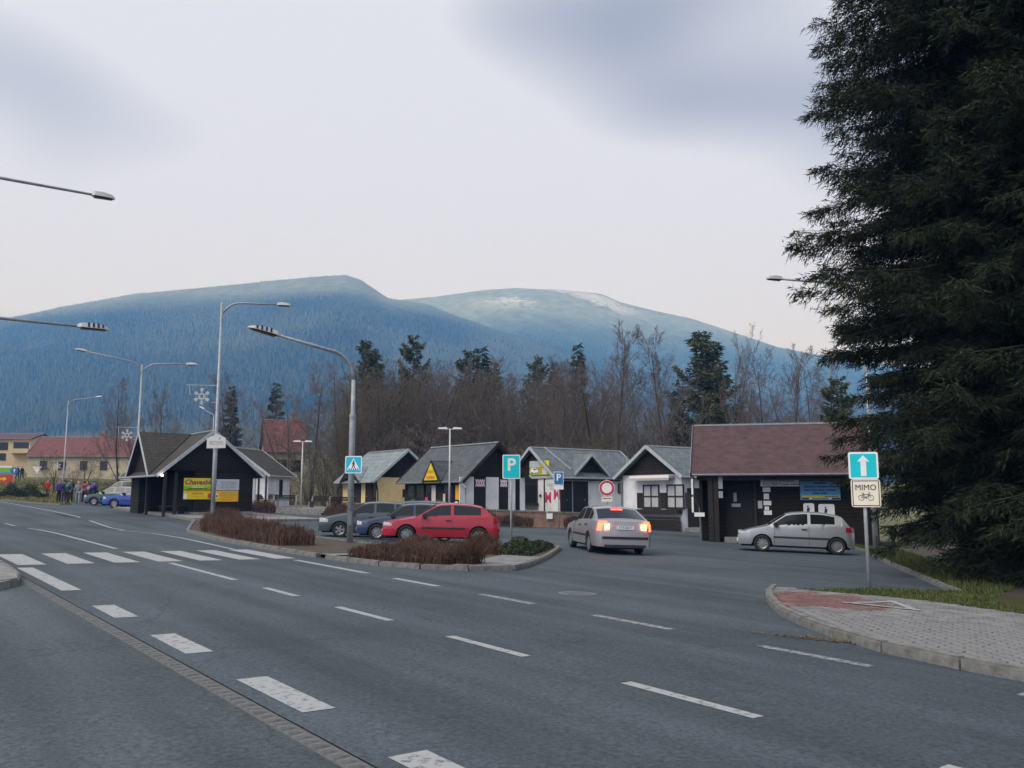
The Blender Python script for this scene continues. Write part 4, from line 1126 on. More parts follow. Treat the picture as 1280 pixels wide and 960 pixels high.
# ================================================================== terrace with retaining wall, steps, benches
tw = [(5.6, 47.6), (-.9, 48.2), (-4.2, 48.7), (-10.6, 57.2)]
terr = sheet('terrace', tw + [(-12.6, 58.6), (-16.2, 59.4), (-21, 61), (-24, 68), (-8, 72), (9, 64), (8.2, 60), (5.9, 53)], .36, 'concrete', step=4, thick=.7)
def retaining_wall():
    t = empty('retaining_wall', (0, 48, gl(0, 48)), 0, 'low brick retaining wall with concrete coping in front of the kiosks', 'wall')
    off = Vector((0, 48, gl(0, 48)))
    for (a, b) in zip(tw, tw[1:]):
        a = Vector(a); b = Vector(b); d = (b - a); n = int(d.length / 1.0) + 1
        mb = MB()
        m = (a + b) / 2; ang = math.atan2(d.y, d.x)
        z0, z1 = gzf(*a), gzf(*b)
        nrm = Vector((-d.y, d.x)).normalized() * .13
        vs = []
        for p, zz in ((a, z0), (b, z1)):
            for sg in (-1, 1):
                q = p + nrm * sg
                vs += [(q.x, q.y, zz - .3), (q.x, q.y, zz + .80)]
        w = MB().add([Vector(v) - off for v in vs], [(0, 1, 5, 4), (2, 6, 7, 3), (1, 3, 7, 5), (0, 4, 6, 2), (0, 2, 3, 1), (4, 5, 7, 6)]).build('wall', 'brick', t)
        for k in range(n):
            p = a.lerp(b, k / n); q = a.lerp(b, (k + 1) / n - .01)
            MB().bar(Vector((p.x, p.y, gzf(p.x, p.y) + .84)) - off, Vector((q.x, q.y, gzf(q.x, q.y) + .84)) - off, .34, .08).build('coping_stone', 'kerb', t)
    p = G(685.5, 645); MB().box(Vector((2.05, 47.70, gl(2, 47.7) + .62)) - off, (.33, .04, .30)).build('notice', 'sign_white', t)
retaining_wall()
def steps():
    c = Vector((-13.6, 58.2)); d = Vector((.96, -.28)); n = Vector((-.28, -.96))
    z = gl(c.x, c.y)
    t = empty('terrace_steps', (c.x, c.y, z), math.atan2(d.y, d.x), 'three shallow concrete steps leading up to the terrace', 'steps')
    for k in range(3):
        MB().bx(-1.5, 1.5, -1.0 + .33 * k, .6, -.2, .12 * (k + 1)).build('step', 'concrete', t)
steps()
def bench(u, v, Y, rz, label):
    p = at(u, v, Y); z = gl(p.x, p.y) + .36
    t = empty('terrace_bench', (p.x, p.y, z), rz, label, 'bench', 'benches on the terrace')
    for x in (-.75, .75):
        MB().prism([(-.28, -.05), (.28, -.05), (.24, .42), (.30, .85), (.20, .85), (.10, .45), (-.26, .45)], 'X', x - .06, x + .06).build('side_support', 'concrete', t)
    for k in range(4): MB().bx(-.72, .72, -.24 + k * .1, -.16 + k * .1, .44, .475).build('seat_slat', 'wood_trim', t)
    for k in range(3): MB().bx(-.72, .72, .16 + k * .025, .19 + k * .025, .54 + k * .11, .63 + k * .11).build('back_slat', 'wood_trim', t)
bench(356, 628, 60, R(10), 'dark slatted concrete bench near the white kiosk behind the steps')
bench(400, 627, 63, R(-20), 'dark slatted concrete bench between the terrace lamp and the cream kiosk')
bench(426, 627, 60.5, R(190), 'dark slatted concrete bench right beside the cream kiosk')
bench(333, 625, 61, R(10), 'dark slatted concrete bench under the wall of the white kiosk')

# ================================================================== street lamps, signs
def luminaire(parent, tip, direc, L=.75, wide=False):
    """lamp head whose neck starts at tip and points along direc"""
    d = Vector(direc).normalized(); side = d.cross(Vector((0, 0, 1))).normalized(); up = side.cross(d).normalized()
    Mx = Matrix((d, side, up)).transposed()
    w = .16 if wide else .12
    prof = [(0, .05, .05), (.08 * L / .75, w, .09), (.45 * L, w * 1.05, .11), (.85 * L, w * .85, .07), (L, w * .35, .015)]
    vs = []; fs = []
    for x, ww, hh in prof:
        vs += [Vector((x, -ww, -.03)), Vector((x, -ww * .75, hh)), Vector((x, ww * .75, hh)), Vector((x, ww, -.03))]
    for i in range(len(prof) - 1):
        for k in range(4): fs.append((4 * i + k, 4 * i + (k + 1) % 4, 4 * i + 4 + (k + 1) % 4, 4 * i + 4 + k))
    fs += [(0, 1, 2, 3), (len(vs) - 1, len(vs) - 2, len(vs) - 3, len(vs) - 4)]
    t = Vector(tip)
    h = MB().add([Mx @ v + t for v in vs], fs).build('lamp_head', 'lamp_body', parent)
    mb = MB(); a, b = .12 * L, .9 * L
    mb.add([Mx @ Vector(q) + t for q in ((a, -w * .8, -.034), (b, -w * .6, -.034), (b, w * .6, -.034), (a, w * .8, -.034), (a, -w * .7, -.07), (b, -w * .5, -.06), (b, w * .5, -.06), (a, w * .7, -.07))],
           [(0, 1, 2, 3), (4, 7, 6, 5), (0, 4, 5, 1), (1, 5, 6, 2), (2, 6, 7, 3), (3, 7, 4, 0)])
    mb.build('lens', 'glass', h)
    if wide:
        for k in range(4):
            x = L * (.30 + .15 * k)
            for sg in (-1, 1):
                q = [Mx @ Vector((x + dx, sg * yy, zz)) + t for dx in (0, .055) for yy, zz in ((w * 1.06, -.015), (w * .84, .115 if k < 3 else .09), (w * .80, .112 if k < 3 else .088), (w * 1.0, -.015))]
                MB().add(q, [(0, 1, 5, 4), (1, 2, 6, 5), (2, 3, 7, 6), (3, 0, 4, 7), (0, 3, 2, 1), (4, 5, 6, 7)]).build('vent_slot', 'black', h)
    return h

def lamp_post(name, base, H, arms, label, group=None, r0=.085, r1=.045, flake=None, step_z=None, buried=.3, cat='street lamp'):
    """arms: list of (direction xy, length, attach z, rise, head length, wide)"""
    t = empty(name, base, 0, label, cat, group)
    zs_ = step_z or H * .3
    MB().tube([(0, 0, -buried), (0, 0, zs_), (0, 0, zs_ + .06), (0, 0, H)], [r0, r0, r0 * .75, r1], 12).build('pole', 'galv', t, True)
    MB().tube([(0, 0, zs_ - .03), (0, 0, zs_ + .07)], [r0 * 1.12, r0 * 1.12], 12).build('collar', 'galv', t)
    MB().bx(-.06, .06, -r0 - .012, -r0 + .03, .6, 1.0).build('service_door', 'galv_dark', t)
    for (dx, dy), ln, az, rise, hl, wide in arms:
        d = Vector((dx, dy, 0)).normalized(); pts = []
        c = min(.9, ln * .35)
        for k in range(7):
            a = k / 6 * math.pi / 2
            pts.append(Vector((0, 0, az - c)) + d * (c * (1 - math.cos(a))) + Vector((0, 0, c * math.sin(a))))
        e = pts[-1] + d * (ln - c) + Vector((0, 0, rise)); pts.append(e)
        MB().tube(pts, [r1 * .95] * 7 + [r1 * .7], 8).build('arm', 'galv', t, True)
        luminaire(t, e - (e - pts[-2]).normalized() * .03, e - pts[-2], hl, wide)
    if flake:
        z, sx, sz = flake
        bx_ = MB().tube([(0, 0, z), (sx * 1.45, 0, z + .05)], .018, 6)
        bx_.tube([(0, 0, z - .75), (sx * .3, 0, z - .75)], .015, 6)
        bx_.build('flake_bracket', 'galv', t)
        c = Vector((sx * .72, 0, z - .48)); mb = MB(); kf = .60
        n = 16; ring = [c + Vector((math.cos(2 * math.pi * i / n) * .17 * kf, 0, math.sin(2 * math.pi * i / n) * .17 * kf)) for i in range(n + 1)]
        mb.tube(ring, .024, 6, False)
        for k in range(6):
            a = R(30 + 60 * k); u_ = Vector((math.cos(a), 0, math.sin(a))); mb.tube([c + u_ * .17 * kf, c + u_ * sz * kf], .022, 6)
            for q in (.36, .48):
                for sg in (-1, 1):
                    v_ = Vector((math.cos(a + sg * .8), 0, math.sin(a + sg * .8))); mb.tube([c + u_ * q * kf, c + (u_ * q + v_ * .17) * kf], .02, 6)
            b_ = a + R(30); w_ = Vector((math.cos(b_), 0, math.sin(b_)))
            mb.tube([c + w_ * .17 * kf, c + w_ * .30 * kf], .02, 6)
        mb.tube([(sx * 1.3, 0, z + .04), (sx * 1.25, 0, z - .4)], .012, 5)
        mb.build('snowflake_ornament', 'lamp_body', t)
    return t
def gp3(u, v, dz=0):
    p = G(u, v); return (p.x, p.y, p.z + dz)
ge2 = (E2.x, E2.y); gm2 = (-E2.x, -E2.y)
# lamp with the bus stop plate, by the shelter
b = G(265, 658); H1 = 10.1
l1 = lamp_post('street_lamp', b, H1, [((.97, .25), 2.45, H1, .02, .62, False)], 'tall street lamp with snowflake and white stop plate before the bus shelter', 'street lamps along the road', .095, .05, flake=(6.25, -1, .62), step_z=3.4)
sg = MB().prism([(-.48, -.28), (.48, -.28), (.48, .16), (.0, .36), (-.48, .16)], 'Y', -.135, -.115).build('stop_plate', 'lamp_body', l1, loc=(.1, 0, 3.72)); sg.rotation_euler = (0, 0, R(-16))
text('BESTINE', .23, 'txt_grey', sg, (0, -.1375, -.05), bold=.004, sx=.85)
MB().prism([(.1, .14), (.18, .2), (.26, .19), (.2, .12), (.24, .05), (.14, .09)], 'Y', -.1385, -.136).build('emblem', 'txt_grey', sg)
# lamp with the pedestrian crossing sign
b = G(437, 681)
l2 = lamp_post('street_lamp', b, 5.05, [(gm2, 2.5, 5.9, .27, .95, True)], 'street lamp with slotted head carrying the pedestrian crossing sign', 'street lamps along the road', .095, .06, step_z=3.9)
def zebra_sign(parent, loc, rz):
    pl = plate(.53, .53, 'sign_white', parent, loc, .04); pl.rotation_euler = (0, 0, rz)
    MB().prism(rrect(.47, .47, .03), 'Y', -.003, 0).build('field', 'sign_blue_flash', pl)
    MB().prism([(-.205, -.16), (.205, -.16), (0, .195)], 'Y', -.006, -.003).build('triangle', 'sign_white', pl)
    mb = MB()
    for k in range(5):
        x = -.15 + k * .068; mb.prism([(x, -.155), (x + .04, -.155), (x + .03 + .0 * k, -.105), (x + .012, -.105)], 'Y', -.009, -.006)
    mb.build('pictogram', 'ink', pl)
    mb = MB().tube([(.01, -.0085, .105), (.01, -.006, .105)], .024, 10)
    for a, c, w in (((0, 0, .08), (.0, 0, -.0), .05), ((0, 0, .0), (.045, 0, -.1), .026), ((0, 0, .0), (-.04, 0, -.1), .026), ((0, 0, .07), (.05, 0, .0), .018), ((0, 0, .07), (-.045, 0, .01), .018)):
        A_ = Vector(a); B_ = Vector(c); mb.bar(A_ + Vector((0, -.0085, 0)), B_ + Vector((0, -.0085, 0)), .004, w)
    mb.build('pictogram', 'ink', pl); mb2 = MB().prism(rrect(.5, .5, .03), 'Y', .007, .012).build('sign_back', 'sign_back', pl)
    return pl
pz = at(440, 581, b.y).z - b.z
zebra_sign(l2, (.08, -.11, pz), R(-8))
# double armed lamp beside the shelter, single one beyond, and the one before the zebra (its pole stands outside the frame)
b = G(167.6, 637.5)
lamp_post('street_lamp', b, 9.3, [((-.80, -.60), 3.3, 9.45, .35, .7, False), ((.97, .25), 2.7, 9.35, .05, .7, False)], 'two armed street lamp with a snowflake standing left of the bus shelter', 'street lamps along the road', .095, .05, flake=(5.2, -1, .62))
b = G(77.5, 621.5)
lamp_post('street_lamp', b, 10.1, [((.95, -.3), 3.6, 10.2, .15, .8, False)], 'single armed street lamp with a snowflake behind the group of hikers', 'street lamps along the road', .095, .05, flake=(3.7, -1, .62))
bx0 = Vector((-14.9, 21.4))
lamp_post('street_lamp', (bx0.x, bx0.y, gl(*bx0)), 9.4, [(ge2, 3.75, 9.6, .05, .62, False), (ge2, 3.6, 5.8, .02, .82, True)], 'street lamp with one slotted and one plain head over the near pavement', 'street lamps along the road', .095, .05)
b = G(1095, 690)
lamp_post('street_lamp', b, 10.0, [((-.97, -.2), 3.4, 10.2, .05, .65, False)], 'street lamp half hidden by the spruce behind the one way sign', 'street lamps along the road', .10, .055)
def park_lamp(u, vtop, Y, H, label, rz):
    p = at(u, vtop, Y); z = p.z - H
    t = empty('square_lamp', (p.x, p.y, z), rz, label, 'street lamp', 'small lamps on the square')
    MB().tube([(0, 0, -.4), (0, 0, H)], [.055, .04], 10).build('pole', 'lamp_body', t, True)
    MB().tube([(-.25, 0, H - .02), (.25, 0, H - .02)], .025, 6).build('cross_bar', 'lamp_body', t)
    for sg in (-1, 1):
        MB().prism([(sg * .12, -.03), (sg * .2, .09), (sg * .62, .06), (sg * .66, -.02)], 'Y', -.13, .13).build('lamp_head', 'sign_white', t, loc=(0, 0, H))
park_lamp(378.5, 552, 61, 4.6, 'slim twin headed lamp on the terrace between white and cream kiosks', R(10))
park_lamp(562.5, 536, 47.2, 4.7, 'slim twin headed lamp standing before the greengrocer roof', R(5))
p = at(262, 640, 66)
lamp_post('street_lamp', (p.x, p.y, gl(p.x, p.y)), 7.0, [((-.9, -.1), .75, 7.2, .3, .45, False)], 'small single lamp rising behind the roof of the bus shelter', None, .06, .04)

def sign_post(name, base, rz, H, label, cat='road sign', r=.032, group=None):
    t = empty(name, base, rz, label, cat, group)
    MB().tube([(0, 0, -.3), (0, 0, H)], r, 10).build('post', 'galv', t, True)
    MB().tube([(0, 0, H), (0, 0, H + .015)], [r * 1.1, r * .8], 10).build('post_cap', 'galv_dark', t)
    return t
def clamp(t, z): MB().bx(-.06, .06, -.045, .045, z - .02, z + .02).build('bracket', 'galv_dark', t)
def parking_sign(base, rz, H, w, h, zc, blue, label, extra=None):
    t = sign_post('parking_sign', base, rz, H, label, group='parking signs')
    pl = plate(w, h, 'sign_white', t, (0, -.05, zc), .04)
    MB().prism(rrect(w - .055, h - .055, .03), 'Y', -.003, 0).build('field', blue, pl)
    MB().prism(rrect(w * .96, h * .96, .03), 'Y', .007, .012).build('sign_back', 'sign_back', pl)
    text('P', h * .72, 'sign_white', pl, (0, -.006, h * .06), bold=.012)
    clamp(t, zc + h * .3); clamp(t, zc - h * .3)
    if extra:
        plate(w, extra, 'sign_white', t, (0, -.05, zc - h / 2 - extra / 2 - .02), .02, name='plate')
    return t
b = G(639, 691)
parking_sign(b, R(6), at(640, 570, b.y).z - b.z, .52, .70, at(640, 583.5, b.y).z - b.z, 'sign_cyan_flash', 'bright blue parking sign on a thin post in the planted island')
b = Vector((2.5, 46.6, gl(2.5, 46.6)))
parking_sign(b, R(-4), at(699, 589, 46.6).z - b.z, .52, .70, at(699, 598, 46.6).z - b.z, 'sign_deep', 'dark blue parking sign with a white plate before the brick wall', .22)
# no vehicles sign
p = at(758.5, 610, 41)
t = sign_post('no_vehicles_sign', (p.x, p.y, gl(p.x, p.y)), R(-6), p.z - gl(p.x, p.y) + .4, 'round white sign with red rim behind the silver saloon')
zc = p.z - gl(p.x, p.y)
d = MB().tube([(0, -.05, 0), (0, -.043, 0)], .365, 28).build('disc', 'sign_white', t, loc=(0, 0, zc))
n = 28; mb = MB()
for i in range(n):
    a0, a1 = 2 * math.pi * i / n, 2 * math.pi * (i + 1) / n
    mb.add([(math.cos(a) * r_, y_, math.sin(a) * r_) for a in (a0, a1) for r_ in (.245, .345) for y_ in (-.055, -.0505)], [(0, 2, 6, 4), (1, 5, 7, 3), (0, 4, 5, 1), (2, 3, 7, 6)])
mb.build('rim', 'sign_red', d)
pl = plate(.5, .24, 'sign_cream', t, (0, -.05, zc - .52), .02); text('MIMO BUS', .085, 'ink', pl, (0, -.004, .03)); 
# one way sign with the cyclist plate
b = G(1087, 742)
t = sign_post('one_way_sign', b, R(-14), at(1078, 567, b.y).z - b.z, 'one way arrow sign above a bicycle plate at the edge of the grass strip', r=.036)
zc = at(1078, 582, b.y).z - b.z
pl = plate(.54, .52, 'sign_white', t, (0, -.055, zc), .04); MB().prism(rrect(.47, .45, .02), 'Y', -.003, 0).build('field', 'sign_cyan_flash', pl)
MB().prism([(-.05, -.205), (.05, -.205), (.05, .075), (.11, .075), (0, .195), (-.11, .075), (-.05, .075)], 'Y', -.007, -.003).build('arrow', 'sign_white', pl)
MB().prism(rrect(.5, .5, .03), 'Y', .007, .012).build('sign_back', 'sign_back', pl)
zc2 = at(1080, 616.5, b.y).z - b.z
pl = plate(.53, .53, 'sign_cream', t, (.02, -.055, zc2), .05)
def ringrect(w, h, bw, name, m, parent):
    mb = MB()
    mb.bx(-w / 2, w / 2, -.004, 0, h / 2 - bw, h / 2); mb.bx(-w / 2, w / 2, -.004, 0, -h / 2, -h / 2 + bw)
    mb.bx(-w / 2, -w / 2 + bw, -.004, 0, -h / 2 + bw, h / 2 - bw); mb.bx(w / 2 - bw, w / 2, -.004, 0, -h / 2 + bw, h / 2 - bw)
    return mb.build(name, m, parent)
ringrect(.485, .485, .014, 'border', 'ink', pl)
text('MIMO', .155, 'ink', pl, (0, -.004, .105), sx=.95)
def bicycle(parent, y):
    mb = MB(); P = lambda a, c: (a, y, c)
    for cx in (-.085, .085):
        ring = [P(cx + math.cos(2 * math.pi * i / 18) * .05, -.085 + math.sin(2 * math.pi * i / 18) * .05) for i in range(19)]
        mb.tube(ring, .004, 5, False)
    for a, c in (((-.085, -.085), (-.05, -.02)), ((-.05, -.02), (0, -.085)), ((0, -.085), (.055, -.02)), ((-.05, -.02), (.05, -.02)), ((-.085, -.085), (0, -.085)), ((.085, -.085), (.055, -.015)), ((.055, -.015), (.06, .005)), ((.04, .008), (.075, .008)), ((-.05, -.02), (-.055, 0)), ((-.075, .002), (-.035, .002))):
        mb.tube([P(*a), P(*c)], .0045, 5)
    mb.tube([P(0, -.085), (0, y - .003, -.085)], .014, 8)
    mb.build('bicycle_pictogram', 'ink', parent)
bicycle(pl, -.004)
MB().prism(rrect(.5, .5, .03), 'Y', .007, .012).build('sign_back', 'sign_back', pl)
clamp(t, zc); clamp(t, zc2)
# far roadside boards on the left
def board(name, u0, u1, v0, v1, Y, m, label, cat='sign', legs=True):
    a = at((u0 + u1) / 2, (v0 + v1) / 2, Y); w = (u1 - u0) / FPX * Y; h = (v1 - v0) / FPX * Y; g = gl(a.x, Y)
    t = empty(name, (a.x, Y, g), R(20), label, cat)
    MB().bx(-w / 2, w / 2, -.03, .03, a.z - g - h / 2, a.z - g + h / 2).build('panel', m, t)
    for x in (-w * .35, w * .35): MB().tube([(x, .06, -.3), (x, .06, a.z - g)], .05, 8).build('post', 'galv', t)
    return t, a.z - g, w, h
t, zc, w, h = board('direction_board', -22, 14, 593.5, 603.5, 92, 'b_red', 'red roadside board with a yellow arrow below the green board')
MB().prism([(.55 + q[0], zc + q[1]) for q in ((-.3, -.09), (.05, -.09), (.05, -.25), (.42, 0), (.05, .25), (.05, .09), (-.3, .09))], 'Y', -.04, -.031).build('arrow', 'b_yellow', t)
text('PENZION', .3, 'sign_white', t, (-.6, -.032, zc))
t, zc, w, h = board('advert_board', -22, 12, 582, 591.5, 96, 'b_green', 'green and white advert board above the red one beside the far road')
MB().bx(-w / 2, w / 2, -.04, -.031, zc + h * .22, zc + h * .5).build('stripe', 'sign_white', t); MB().bx(-w / 2, w / 2, -.04, -.031, zc - h * .5, zc - h * .25).build('stripe', 'b_lightblue', t)
a = at(18, 588.5, 95); g = gl(a.x, 95)
t = sign_post('direction_sign', (a.x, 95, g), R(20), a.z - g + .3, 'round blue mandatory sign beside the green advert board', r=.05)
d = MB().tube([(0, -.06, 0), (0, -.05, 0)], .38, 20).build('disc', 'sign_deep', t, loc=(0, 0, a.z - g)); MB().prism([(-.04, -.2), (.04, -.2), (.04, .05), (.14, .02), (0, .25), (-.14, .02), (-.04, .05)], 'Y', -.068, -.061).build('arrow', 'sign_white', d)
a = at(46.5, 587.5, 105); g = gl(a.x, 105)
t = sign_post('give_way_sign', (a.x, 105, g), R(10), a.z - g + .3, 'triangular give way sign seen against the pale house', r=.05)
MB().prism([(-.5, .42), (.5, .42), (0, -.45)], 'Y', -.06, -.05).build('triangle', 'sign_white', t, loc=(0, 0, a.z - g))

# ================================================================== cars
def lerp_tab(tab, x):
    return float(np.interp(x, [t[0] for t in tab], [t[1] for t in tab]))

class Car:
    def __init__(s, name, loc, heading, spec, paint, label, group=None, detail=True):
        s.sp = spec; s.L = spec['L']; s.W = spec['W']
        n = Vector((.0325, 0, 1)).normalized()
        q = n.to_track_quat('Z', 'Y')
        base = Matrix.Rotation(heading, 3, 'Z')
        tilt = Vector((0, 0, 1)).rotation_difference(n).to_matrix()
        s.root = empty(name, loc, 0, label, 'car', group, rot=(tilt @ base).to_euler())
        s.paint = paint; s.build(detail)
    # --- surface functions; f = 0 at the nose, 1 at the tail
    def X(s, f): return s.L / 2 - f * s.L
    def F(s, x): return (s.L / 2 - x) / s.L
    def ztop(s, f): return lerp_tab(s.sp['top'], f)
    def zbelt(s, f): return min(lerp_tab(s.sp['belt'], f), s.ztop(f) - .012)
    def zrail(s, f):
        b = s.zbelt(f); return max(b + .004, s.ztop(f) - .05)
    def hw(s, f):
        a, b = s.sp.get('pf', .11), s.sp.get('pr', .07); k = 1.
        if f < a: k -= .26 * ((a - f) / a) ** 2.2
        if f > 1 - b: k -= .16 * ((f - 1 + b) / b) ** 2.2
        return s.W / 2 * k
    def yside(s, f, z):
        w = s.hw(f); zb = s.zbelt(f); z0 = .2
        if z <= zb:
            t = max(0, min(1, (z - z0) / max(.05, zb - z0)))
            return w * (.945 + .055 * math.sin(math.pi * min(1, t * .85 + .12)) ** .8)
        yb = w * (.945 + .055 * math.sin(math.pi * .97) ** .8)
        return max(.1, yb - (z - zb) * s.sp.get('tum', .40) - .012)
    def zsurf(s, f, y):
        zr = s.zrail(f); yr = s.yside(f, zr); t = min(1, abs(y) / yr)
        return zr + (s.ztop(f) - zr) * (1 - t ** 2.2)
    def zbot(s, f):
        z = s.sp.get('sill', .21); x = s.X(f)
        if f < .05: z = max(z, .20 + 0 * f)
        for ax in (s.sp['xf'], s.sp['xr']):
            d = abs(x - ax); Ra = s.sp['rw'] + .055
            if d < Ra: z = max(z, s.sp['rw'] + math.sqrt(Ra * Ra - d * d) - .01)
        return z
    def build(s, detail):
        sp = s.sp; L, W = s.L, s.W
        fs = set([0, .006, .015, .03, .05, .08, .11, .95, .97, .985, .994, 1.0])
        fs |= set(np.linspace(.11, .95, 44)); fs |= set(t[0] for t in sp['top'])
        for ax in (sp['xf'], sp['xr']):
            for d in np.linspace(-1, 1, 17): fs.add(min(1, max(0, s.F(ax + d * (sp['rw'] + .0549)))))
        fs = sorted(fs)
        V = []; secs = []
        for f in fs:
            zb = s.zbot(f); zt = s.zbelt(f); zr = s.zrail(f); sec = []
            zb = min(zb, zt - .03)
            sec.append((max(.05, s.yside(f, zb) - .10), zb + .0))
            for k in range(8):
                z = zb + (zt - zb) * k / 7; sec.append((s.yside(f, z), z))
            for k in range(1, 5):
                z = zt + (zr - zt) * k / 4; sec.append((s.yside(f, z + 1e-4), z))
            yr = sec[-1][0]
            for k in range(1, 6):
                y = yr * (1 - k / 5) ; sec.append((y, s.zsurf(f, y)))
            x = s.X(f)
            full = [(x, y, z) for y, z in sec] + [(x, -y, z) for y, z in sec[-2::-1]]
            secs.append(full)
        n = len(secs[0]); F_ = []
        for sec in secs: V += sec
        for i in range(len(secs) - 1):
            for k in range(n - 1): F_.append((i * n + k, i * n + k + 1, (i + 1) * n + k + 1, (i + 1) * n + k))
        F_.append(tuple(range(n))); m = (len(secs) - 1) * n; F_.append(tuple(range(m, m + n)))
        me = MB().add(V, F_).mesh('body', s.paint)
        me.shade_smooth()
        try: me.set_sharp_from_angle(angle=R(32))
        except Exception: pass
        obj('body', me, s.root)
        mb = MB().bx(-L / 2 + .12, L / 2 - .12, -W / 2 + .27, W / 2 - .27, .17, .62)
        mb.bx(sp['xr'] + sp['rw'] + .08, sp['xf'] - sp['rw'] - .08, -W / 2 + .09, W / 2 - .09, .18, .5).build('underbody', 'dark', s.root)
        g = 'car_glass'
        # glazing
        c0, c1 = sp['screen']; r0, r1 = sp['rear']
        s.top_patch('windscreen', c0, c1, .93, g)
        s.top_patch('rear_window', r0, r1, sp.get('rwid', .86), g)
        for sg in (1, -1):
            for a, b in sp['wins']: s.side_patch('side_window', a, b, lambda f: s.zbelt(f) + .03, lambda f: s.zrail(f) - .035, sg, g, 14, 5)
            # door joints, moulding, handle
            for f in sp['seams']: s.side_patch('door_seam', f - .0014, f + .0014, lambda q: .27, lambda q: s.zbelt(q) + .0, sg, 'plastic', 1, 8, .002)
            if sp.get('mould'): s.side_patch('side_moulding', sp['mould'][0], sp['mould'][1], lambda q: .49, lambda q: .55, sg, 'plastic', 16, 1, .012)
            for f in sp['handles']:
                x = s.X(f); z = s.zbelt(f) - .11; y = s.yside(f, z)
                MB().bx(x - .09, x + .09, sg * (y - .02), sg * (y + .035), z - .018, z + .018).build('door_handle', 'plastic', s.root)
            # mirror
            f = c0 + (c1 - c0) * .42 ; x = s.X(f); z = s.zbelt(f) + .07; y = s.yside(f, z) 
            mm = MB().prism([(x - .07, z - .05), (x + .05, z - .055), (x + .09, z), (x + .04, z + .07), (x - .07, z + .075)], 'Y', sg * (y + .02), sg * (y + .2)).build('mirror', sp.get('mirror', 'plastic'), s.root)
            # lights
            hz = sp['head']
            s.side_patch('headlight', .004, hz[2], lambda q: hz[0], lambda q: hz[1] - .05 * (q / hz[2]) ** 2, sg, 'lens', 8, 3, .006, cap=(0, hz[3]))
            tz = sp['tail']
            lit = sp.get('lit')
            tl = s.side_patch('tail_light', 1 - tz[2], .997, lambda q: tz[0], lambda q: tz[1], sg, 'brake' if lit else 'red_lens', 6, 3, .008, cap=(1, tz[3]))
            if lit:
                y = s.hw(1) * .80; MB().bx(-L / 2 - .02, -L / 2 - .012, sg * (y - .09), sg * (y + .05), tz[0] + .04, tz[1] - .08).build('bulb', 'brake_core', tl)
        # bumpers and number plates
        for end, f in ((1, 0), (-1, 1)):
            w = s.hw(f) * .96; x = end * L / 2
            bm_ = sp.get('bumper_strip', True)
            if bm_: MB().bx(x - end * .03, x + end * .022, -w, w, .46, .535).build('bumper_strip', 'plastic', s.root)
            MB().bx(x - end * .03, x + end * .012, -w * .9, w * .9, .215, .30).build('bumper_skirt', 'plastic', s.root)
            pz_ = sp.get('platez', {1: .40, -1: .72})[end]
            if detail:
                pl = MB().bx(x + end * .0, x + end * .03, -.26, .26, pz_ - .055, pz_ + .055).build('number_plate', 'plate', s.root)
                if sp.get('lit'): text(sp.get('reg', '3T1 4720'), .105, 'ink', pl, (x + end * .031, 0, pz_), (R(90), 0, R(90) * end), 0, 0, 1.05)
        MB().bx(L / 2 - .03, L / 2 + .008, -.36, .36, sp['head'][0] + .0, sp['head'][0] + .09).build('grille', 'plastic', s.root)
        if sp.get('lit'):
            s.top_patch('brake_light', r0 + .012, r0 + .026, .26, 'brake', .012)
        # wheels
        for ax in (sp['xf'], sp['xr']):
            for sg in (1, -1): s.wheel(ax, sg)
    def off(s, f, z, y, d):
        return d
    def side_patch(s, name, f0, f1, zl, zu, sg, m, nx, nz, d=.005, cap=None):
        V = []; F_ = []; cols = []
        for i in range(nx + 1):
            f = f0 + (f1 - f0) * i / nx; a, b = zl(f), zu(f)
            if b < a + .012:
                if cols and m == 'car_glass': pass
                b = a + .0005 if name == 'side_window' else max(b, a + .01)
            cols.append((f, a, b))
        cols = [c for c in cols if not (name == 'side_window' and c[2] - c[1] < .001)] or cols
        for f, a, b in cols:
            for j in range(nz + 1):
                z = a + (b - a) * j / nz; V.append((s.X(f), sg * (s.yside(f, z) + d), z))
        n = nz + 1
        for i in range(len(cols) - 1):
            for j in range(nz): F_.append((i * n + j, i * n + j + 1, (i + 1) * n + j + 1, (i + 1) * n + j))
        if cap:
            f, yin = cap; e = 1 if f == 0 else -1
            a, b = zl(f), zu(f); yo = s.yside(f, (a + b) / 2) + d; k = len(V); x = e * (s.L / 2 + d)
            V += [(x, sg * yin, a), (x, sg * yin, b), (x, sg * yo, b), (x, sg * yo, a)]; F_.append((k, k + 1, k + 2, k + 3))
        o = MB().add(V, F_).build(name, m, s.root)
        return o
    def top_patch(s, name, f0, f1, wf, m, d=.006):
        V = []; F_ = []; nx, ny = 8, 12
        for i in range(nx + 1):
            f = f0 + (f1 - f0) * i / nx; yr = s.yside(f, s.zrail(f))
            e = 1e-3; dz = (s.ztop(min(1, f + e)) - s.ztop(max(0, f - e))) / (2 * e * s.L)
            nn = math.sqrt(1 + dz * dz)
            for j in range(ny + 1):
                y = yr * wf * (2 * j / ny - 1); V.append((s.X(f) + d * dz / nn, y, s.zsurf(f, y) + d / nn))
        n = ny + 1
        for i in range(nx):
            for j in range(ny): F_.append((i * n + j, i * n + j + 1, (i + 1) * n + j + 1, (i + 1) * n + j))
        return MB().add(V, F_).build(name, m, s.root, True)
    WH = {}
